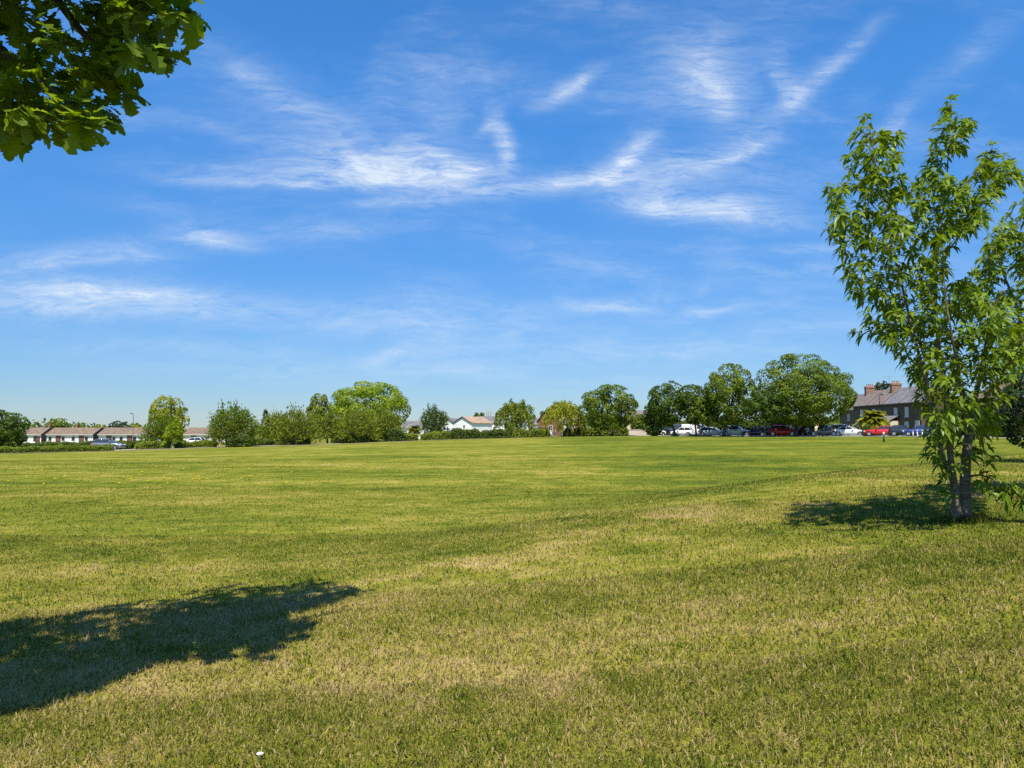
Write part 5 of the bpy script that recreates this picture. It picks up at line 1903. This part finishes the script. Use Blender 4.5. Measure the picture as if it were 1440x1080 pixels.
def cherry():
    g = np.random.default_rng(21)
    Y0 = solve_Y(1354, 733)
    b = gnd(1354, Y0)
    TRUNKS.append((b.x, b.y))
    root = thing('cherry_tree', 'young multi-stemmed cherry tree with drooping glossy leaves on the bank at right', 'tree', b)
    G_ = Grower(g, .57)
    s = m_per_px(Y0)

    def p(px, py, dy=0.0):
        return at(px, py, Y0 + dy)
    # main stem on the right, the leaning stems on the left, and their leaders
    base = b + Vector((0, 0, -.12))
    G_.limb([base, p(1356, 722), p(1357, 690), p(1358, 655), p(1362, 615, .03), p(1370, 565, .08), p(1380, 520, .12), p(1389, 470, .1), p(1398, 435, 0), p(1412, 405, -.1)],
            [.225, .145, .118, .105, .092, .066, .046, .03, .018, .007], 14)
    G_.limb([p(1318, 372, .05), p(1345, 338, .1), p(1388, 288, .1), p(1408, 262, .1), p(1430, 240, .1)], [.022, .018, .013, .008, .005], 7)
    G_.limb([p(1330, 285, .09), p(1352, 266, .1), p(1374, 244, .1), p(1394, 208, .1)], [.016, .013, .009, .004], 7)
    G_.limb([p(1347, 738, -.02), p(1345, 716, -.03), p(1343, 690, -.04), p(1338, 655, -.06), p(1334, 610, -.1), p(1330, 560, -.1), p(1322, 500, -.05), p(1316, 440), p(1318, 360, .05), p(1330, 270, .1), p(1337, 150, .1)],
            [.135, .092, .082, .07, .06, .05, .042, .036, .028, .018, .006], 12)
    G_.limb([p(1341, 680, -.05), p(1330, 655, -.12), p(1319, 610, -.2), p(1308, 560, -.3), p(1290, 490, -.35), p(1268, 400, -.3), p(1245, 300, -.25), p(1222, 175, -.2)],
            [.05, .045, .042, .038, .031, .024, .016, .006], 10)
    G_.limb([p(1334, 620, -.08), p(1330, 570, .1), p(1345, 500, .3), p(1356, 440, .4), p(1366, 405, .4)], [.045, .04, .03, .018, .006], 9)
    G_.limb([p(1316, 440), p(1290, 380, .2), p(1255, 320, .3), p(1200, 262, .3)], [.03, .022, .015, .005], 8)
    G_.limb([p(1366, 590, .05), p(1395, 545, -.3), p(1425, 500, -.6), p(1450, 450, -.8), p(1465, 400, -.9)], [.045, .035, .026, .018, .008], 8)
    G_.limb([p(1355, 600, -.1), p(1350, 540, -.5), p(1340, 480, -.75), p(1330, 420, -.8), p(1325, 350, -.8)], [.04, .032, .025, .018, .008], 8)
    G_.limb([p(1359, 672), p(1377, 668, -.15), p(1400, 676, -.35), p(1425, 690, -.5), p(1448, 700, -.6)], [.03, .02, .015, .011, .005], 7)
    poly = [(1163, 262), (1176, 268), (1187, 256), (1196, 240), (1190, 208), (1204, 186), (1218, 168), (1228, 190), (1246, 186), (1264, 186), (1258, 214), (1264, 238),
            (1276, 262), (1290, 250), (1294, 218), (1306, 206), (1319, 180), (1324, 158), (1338, 140), (1348, 158), (1366, 172), (1356, 190), (1342, 222), (1338, 252),
            (1350, 262), (1372, 250), (1378, 222), (1396, 200), (1414, 214), (1432, 240), (1440, 262), (1416, 262), (1394, 292), (1386, 314), (1348, 334), (1330, 362),
            (1334, 392), (1362, 398), (1400, 420), (1430, 440), (1450, 470), (1436, 520), (1410, 560), (1400, 600), (1376, 612), (1350, 606), (1318, 618), (1302, 600),
            (1290, 552), (1280, 515), (1262, 496), (1240, 474), (1222, 452), (1210, 420), (1192, 396), (1180, 366), (1178, 348), (1164, 318), (1170, 290)]
    env = lambda px, py: Y0 + float(np.clip(g.normal(0, .62), -1.3, 1.3)) * (1.0 if py > 260 else .55)
    tips = sample_poly(poly, 860, g, env)
    tips += [p(x, y, g.uniform(-.3, .3)) for x, y in [(1202, 466), (1214, 470), (1226, 464), (1166, 262), (1218, 166), (1240, 190), (1262, 190), (1337, 140), (1364, 172), (1396, 203), (1428, 240),
                                                    (1165, 322), (1182, 352), (1196, 236)]]
    tips += [p(x, y, g.uniform(-.35, .1)) for x, y in [(1318, 640), (1308, 628), (1326, 676), (1330, 690), (1345, 640), (1370, 640), (1385, 652), (1300, 612), (1312, 620), (1322, 652), (1332, 628), (1340, 618), (1352, 626), (1362, 646), (1374, 630), (1390, 630), (1398, 642), (1306, 640),
                                                                (1345, 656), (1328, 664), (1316, 606), (1380, 612)]]
    G_.grow(tips, 1.0)
    n0 = len(G_.shoots)
    low = [p(x, y, dy) for x, y, dy in [(1388, 664, -.25), (1396, 682, -.3), (1408, 676, -.4), (1415, 692, -.45), (1424, 684, -.5), (1434, 702, -.55), (1442, 694, -.6), (1450, 708, -.65), (1403, 690, -.2), (1392, 674, -.3), (1400, 668, -.2), (1412, 684, -.35), (1418, 700, -.4), (1428, 694, -.45),
                                        (1438, 690, -.5), (1444, 706, -.5), (1380, 676, -.2), (1396, 694, -.35)]]
    G_.grow(low, 0)
    sites = leaf_sites(G_.shoots, g, .042, .2, (5, 9), 1.0, -.12)
    finish_tree(root, G_, 'cherry_bark', 'cherry', sites, g, (.11, .18), (.26, .36), (.25, .85))


def cherry_right():
    g = np.random.default_rng(33)
    Y0 = 11.4
    b = gnd(1496, Y0)
    root = thing('cherry_tree', 'lower cherry tree crown reaching in at the right edge, its trunk out of view', 'tree', b)
    G_ = Grower(g, .75)

    def p(px, py, dy=0.0):
        return at(px, py, Y0 + dy)
    by = 606 + (EYE - b.z) / Y0 * F
    G_.limb([b + Vector((0, 0, -.12)), p(1496, by - 30), p(1494, by - 70), p(1492, 590), p(1490, 520), p(1496, 430), p(1505, 330), p(1510, 260)], [.15, .12, .1, .085, .065, .045, .025, .008], 12)
    G_.limb([p(1492, 600), p(1470, 545, -.1), p(1445, 480, -.2), p(1425, 420, -.2), p(1405, 370, -.2), p(1398, 340, -.2)], [.06, .05, .04, .028, .015, .006], 9)
    G_.limb([p(1488, 560), p(1515, 490, .2), p(1550, 410, .3), p(1580, 350, .3)], [.05, .04, .025, .008], 8)
    G_.limb([p(1492, 580), p(1480, 500, .5), p(1465, 430, .7), p(1455, 330, .7), p(1450, 285, .6)], [.05, .04, .03, .018, .006], 8)
    poly = [(1350, 398), (1372, 372), (1390, 340), (1400, 318), (1410, 300), (1432, 286), (1450, 262), (1490, 250), (1540, 262), (1590, 320), (1620, 420), (1600, 490), (1540, 520), (1470, 510),
            (1420, 500), (1390, 480), (1372, 450), (1360, 430)]
    tips = sample_poly(poly, 640, g, lambda px, py: Y0 + float(np.clip(g.normal(0, .6), -1.3, 1.3)))
    G_.grow(tips, 1.0)
    sites = leaf_sites(G_.shoots, g, .05, .25, (5, 8), 1.0, -.12)
    finish_tree(root, G_, 'cherry_bark', 'cherry', sites, g, (.12, .19), (.26, .36), (.25, .85))


cherry()
cherry_right()


def oak():
    g = np.random.default_rng(9)
    b = Vector((-6.4, 1.2, float(gz(-6.4, 1.2))))
    root = thing('oak_tree', 'oak whose dark lobed leaves hang into the top left corner, shading the grass below', 'tree', b)
    G_ = Grower(g)
    V3 = Vector
    G_.limb([b + V3((0, 0, -.2)), b + V3((0, 0, .5)), b + V3((.05, 0, 1.6)), b + V3((.1, .1, 2.8)), b + V3((.0, .1, 4.2)), b + V3((.2, 0, 6.0))], [.36, .27, .23, .21, .15, .04], 14)
    G_.limb([b + V3((.1, .1, 2.7)), V3((-5.2, 2.4, 3.5)), V3((-4.2, 3.4, 4.2)), at(-40, -60, 4.4), at(60, -30, 4.5), at(150, 0, 4.6), at(215, 12, 4.6), at(262, 22, 4.6)], [.14, .10, .07, .05, .035, .022, .013, .006], 10)
    G_.limb([V3((-4.4, 3.2, 4.1)), at(-60, 40, 4.2), at(20, 90, 4.3), at(90, 140, 4.35), at(130, 190, 4.3)], [.05, .04, .026, .014, .005], 8)
    G_.limb([at(60, -30, 4.5), at(120, 50, 4.4), at(170, 80, 4.4), at(235, 92, 4.4)], [.03, .02, .012, .005], 7)
    G_.limb([V3((-4.2, 3.4, 4.2)), V3((-3.2, 3.6, 4.8)), V3((-2.2, 4.2, 5.1)), V3((-1.6, 4.5, 5.3))], [.08, .06, .04, .01], 8)
    G_.limb([V3((-5.2, 2.4, 3.5)), V3((-4.4, 2.2, 4.8)), V3((-3.6, 2.2, 5.6))], [.07, .05, .015], 8)
    poly = [(-60, -60), (270, -60), (258, -5), (272, 22), (258, 34), (222, 38), (226, 62), (252, 96), (236, 100), (202, 92), (184, 118), (182, 152), (172, 150), (160, 128), (138, 152), (140, 200),
            (122, 206), (104, 180), (90, 194), (76, 206), (50, 196), (34, 200), (16, 212), (-60, 220)]
    poly = [(x * .95 if x > 0 else x, y * .88 if y > 0 else y) for x, y in poly]
    holes = [[(112, 112), (136, 104), (142, 122), (122, 132)], [(78, 70), (98, 66), (100, 84), (80, 84)], [(20, 60), (34, 62), (34, 76), (22, 74)]]
    tips = sample_poly(poly, 150, g, lambda px, py: float(g.uniform(4.0, 4.75)), holes)
    # the unseen crown above and beside the frame, shaped to cast this shade
    shade = [(515, 830), (440, 818), (425, 814), (330, 822), (220, 842), (110, 862), (0, 878), (-200, 905), (-260, 1085), (0, 1006), (80, 985), (165, 955), (250, 915), (320, 885), (400, 866), (455, 850)]
    tips += [at(x, y, g.uniform(4.3, 4.7)) for x, y in [(258, 4), (264, 18), (250, 10), (236, 4), (256, 24), (240, 22), (224, 26), (240, 80), (226, 74), (208, 82), (176, 132), (168, 118), (140, 172), (122, 178),
                                                       (60, 168), (84, 166), (20, 184), (4, 192), (40, 172), (148, 150), (126, 156)]]
    up = 0
    while up < 1350:
        px, py = g.uniform((-260, 230)[up % 3 == 0], 515), g.uniform(812, (1085, 905)[up % 3 == 0])
        if not in_poly(px, py, shade):
            continue
        Yg = solve_Y(px, py, 2, 14)
        q = gnd(px, Yg)
        q.x = ray(px, py)[0] * Yg
        h = g.uniform(3.9, 6.0)
        t = q + SUNV * (h / SUNV.z)
        if t.y > .4:
            rx_, rz_ = t.x / t.y, (t.z - EYE) / t.y
            if rx_ > -.76 and rz_ < .66 and rz_ > -.5:
                continue
        tips.append(t)
        up += 1
    for t0 in list(tips[:50]):  # extra tips added sunward of the visible leaves to shade them
        t = Vector(t0) + SUNV * g.uniform(.7, 2.2) + Vector(g.normal(size=3) * .15)
        if (t.z - EYE) / t.y > .66 or t.x / t.y < -.76:
            tips.append(t)
    for _ in range(230):
        d = unit(g.normal(size=3)) * g.uniform(.5, 1.0)
        t = Vector((-6.6 + d[0] * 2.0, .9 + d[1] * 2.2, 5.4 + d[2] * 1.6))
        tips.append(t)
    G_.grow(tips, .3, .010)
    sites = leaf_sites(G_.shoots, g, .075, .3, (4, 7), 1.0, -.15)
    finish_tree(root, G_, 'bark', 'oak', sites, g, (.10, .168), None, (.0, .5), oak=True)


oak()


# ------------------------------------------------------------------ turf: short mown blades over the near ground
def grass():
    g = np.random.default_rng(3)
    Ps, hs, ws = [], [], []
    for (y0, y1, n, h, w) in ((1.8, 3.2, 28000, .060, .0056), (3.2, 5, 78000, .058, .006), (5, 8, 95000, .055, .0074), (8, 14, 95000, .050, .010), (14, 26, 75000, .046, .015), (26, 50, 50000, .045, .024)):
        y = np.sqrt(g.uniform(y0 ** 2, y1 ** 2, n))
        x = g.uniform(-1, 1, n) * (.735 * y + 1.0)
        Ps.append(np.stack([x, y, gz(x, y)], 1))
        hs.append(np.full(n, h) * g.uniform(.45, 1.35, n))
        ws.append(np.full(n, w) * g.uniform(.6, 1.3, n))
    for (tx, ty) in TRUNKS:
        n = 900
        a_ = g.uniform(0, 2 * PI, n)
        r_ = .10 + np.abs(g.normal(0, .16, n))
        x, y = tx + np.cos(a_) * r_, ty + np.sin(a_) * r_
        Ps.append(np.stack([x, y, gz(x, y)], 1))
        hs.append(g.uniform(.07, .19, n) * np.clip(1.3 - r_ * 1.6, .4, 1))
        ws.append(g.uniform(.006, .011, n))
    P, h, w = np.concatenate(Ps), np.concatenate(hs), np.concatenate(ws)
    n = len(P)
    a = g.uniform(0, 2 * PI, n)
    lean = np.clip(np.abs(g.normal(1.0, .4, n)), .1, 1.6)
    flat = g.random(n) < .40
    lean[flat] = g.uniform(1.2, 1.62, flat.sum())
    d = np.stack([np.cos(a), np.sin(a), np.zeros(n)], 1)
    tw = a + PI / 2 + g.normal(size=n) * .5
    sd = np.stack([np.cos(tw), np.sin(tw), np.zeros(n)], 1) * (w / 2)[:, None]
    up = np.array([0, 0, 1.0])
    l0 = lean * .55
    mid = P + (d * np.sin(l0)[:, None] + up * np.cos(l0)[:, None]) * (h * .5)[:, None]
    l1 = np.minimum(lean * 1.35, 2.0)
    bend = g.normal(size=n) * .8
    d2 = np.stack([np.cos(a + bend), np.sin(a + bend), np.zeros(n)], 1)
    tip = mid + (d2 * np.sin(l1)[:, None] + up * np.cos(l1)[:, None]) * (h * .6)[:, None]
    low = gz(tip[:, 0], tip[:, 1]) + .004
    tip[:, 2] = np.maximum(tip[:, 2], low + g.uniform(0, .008, n))
    mid[:, 2] = np.maximum(mid[:, 2], gz(mid[:, 0], mid[:, 1]) + .006)
    Pb = P - up * .006
    V = np.stack([Pb - sd, Pb + sd, mid + sd * .9, mid - sd * .9, tip], 1).reshape(-1, 3)
    k = np.arange(n)[:, None] * 5
    far = np.clip(1.25 - P[:, 1] / 40, .35, 1)
    tint = np.clip(.5 + g.normal(-.04, .38, n) * far + flat * .2 * far, -.1, 1.2)
    o = link('grass', np_mesh('grass', V, [k + np.array([[0, 1, 2, 3]]), k + np.array([[3, 2, 4]])], M['blade'], False, {'tint': rep(tint, 5)}))
    tag(o, kind='stuff')


grass()


def flower(label, px, py, r, m, name, group=None, z=.05):
    Y = solve_Y(px, py)
    b = gnd(px, Y)
    mb = MB()
    for k in range(12):
        a = 2 * PI * k / 12
        c, s_ = math.cos(a), math.sin(a)
        mb.add([(0, 0, z), (c * r * .6 - s_ * r * .22, s_ * r * .6 + c * r * .22, z + r * .22), (c * r, s_ * r, z + r * .1), (c * r * .6 + s_ * r * .22, s_ * r * .6 - c * r * .22, z + r * .22)], [(0, 1, 2, 3)])
    mb.lathe([(r * .3, z - .002), (r * .28, z + r * .3), (r * .1, z + r * .4)], (0, 0, 0), 8)
    mb.tube([(0, 0, 0), (0, 0, z)], .003, 5)
    o = mb.build(name, M[m])
    o.location = b
    tag(o, label, 'flower', group)


flower('single white daisy in the turf near the bottom edge', 375, 1070, .020, 'petal_white', 'daisy', None, .035)
flower('single yellow dandelion inside the oak shadow', 281, 913, .02, 'petal_yellow', 'dandelion')
for i in range(46):
    px, py = random.gauss(170, 130), random.choice((672, 676, 664, 679, 660)) + random.uniform(-4, 4)
    if -5 < px < 460:
        flower('small yellow dandelion dotted in the far turf at left', px, py, .07, 'petal_yellow', 'dandelion', 'yellow dandelions dotted in the far turf at left', .06)
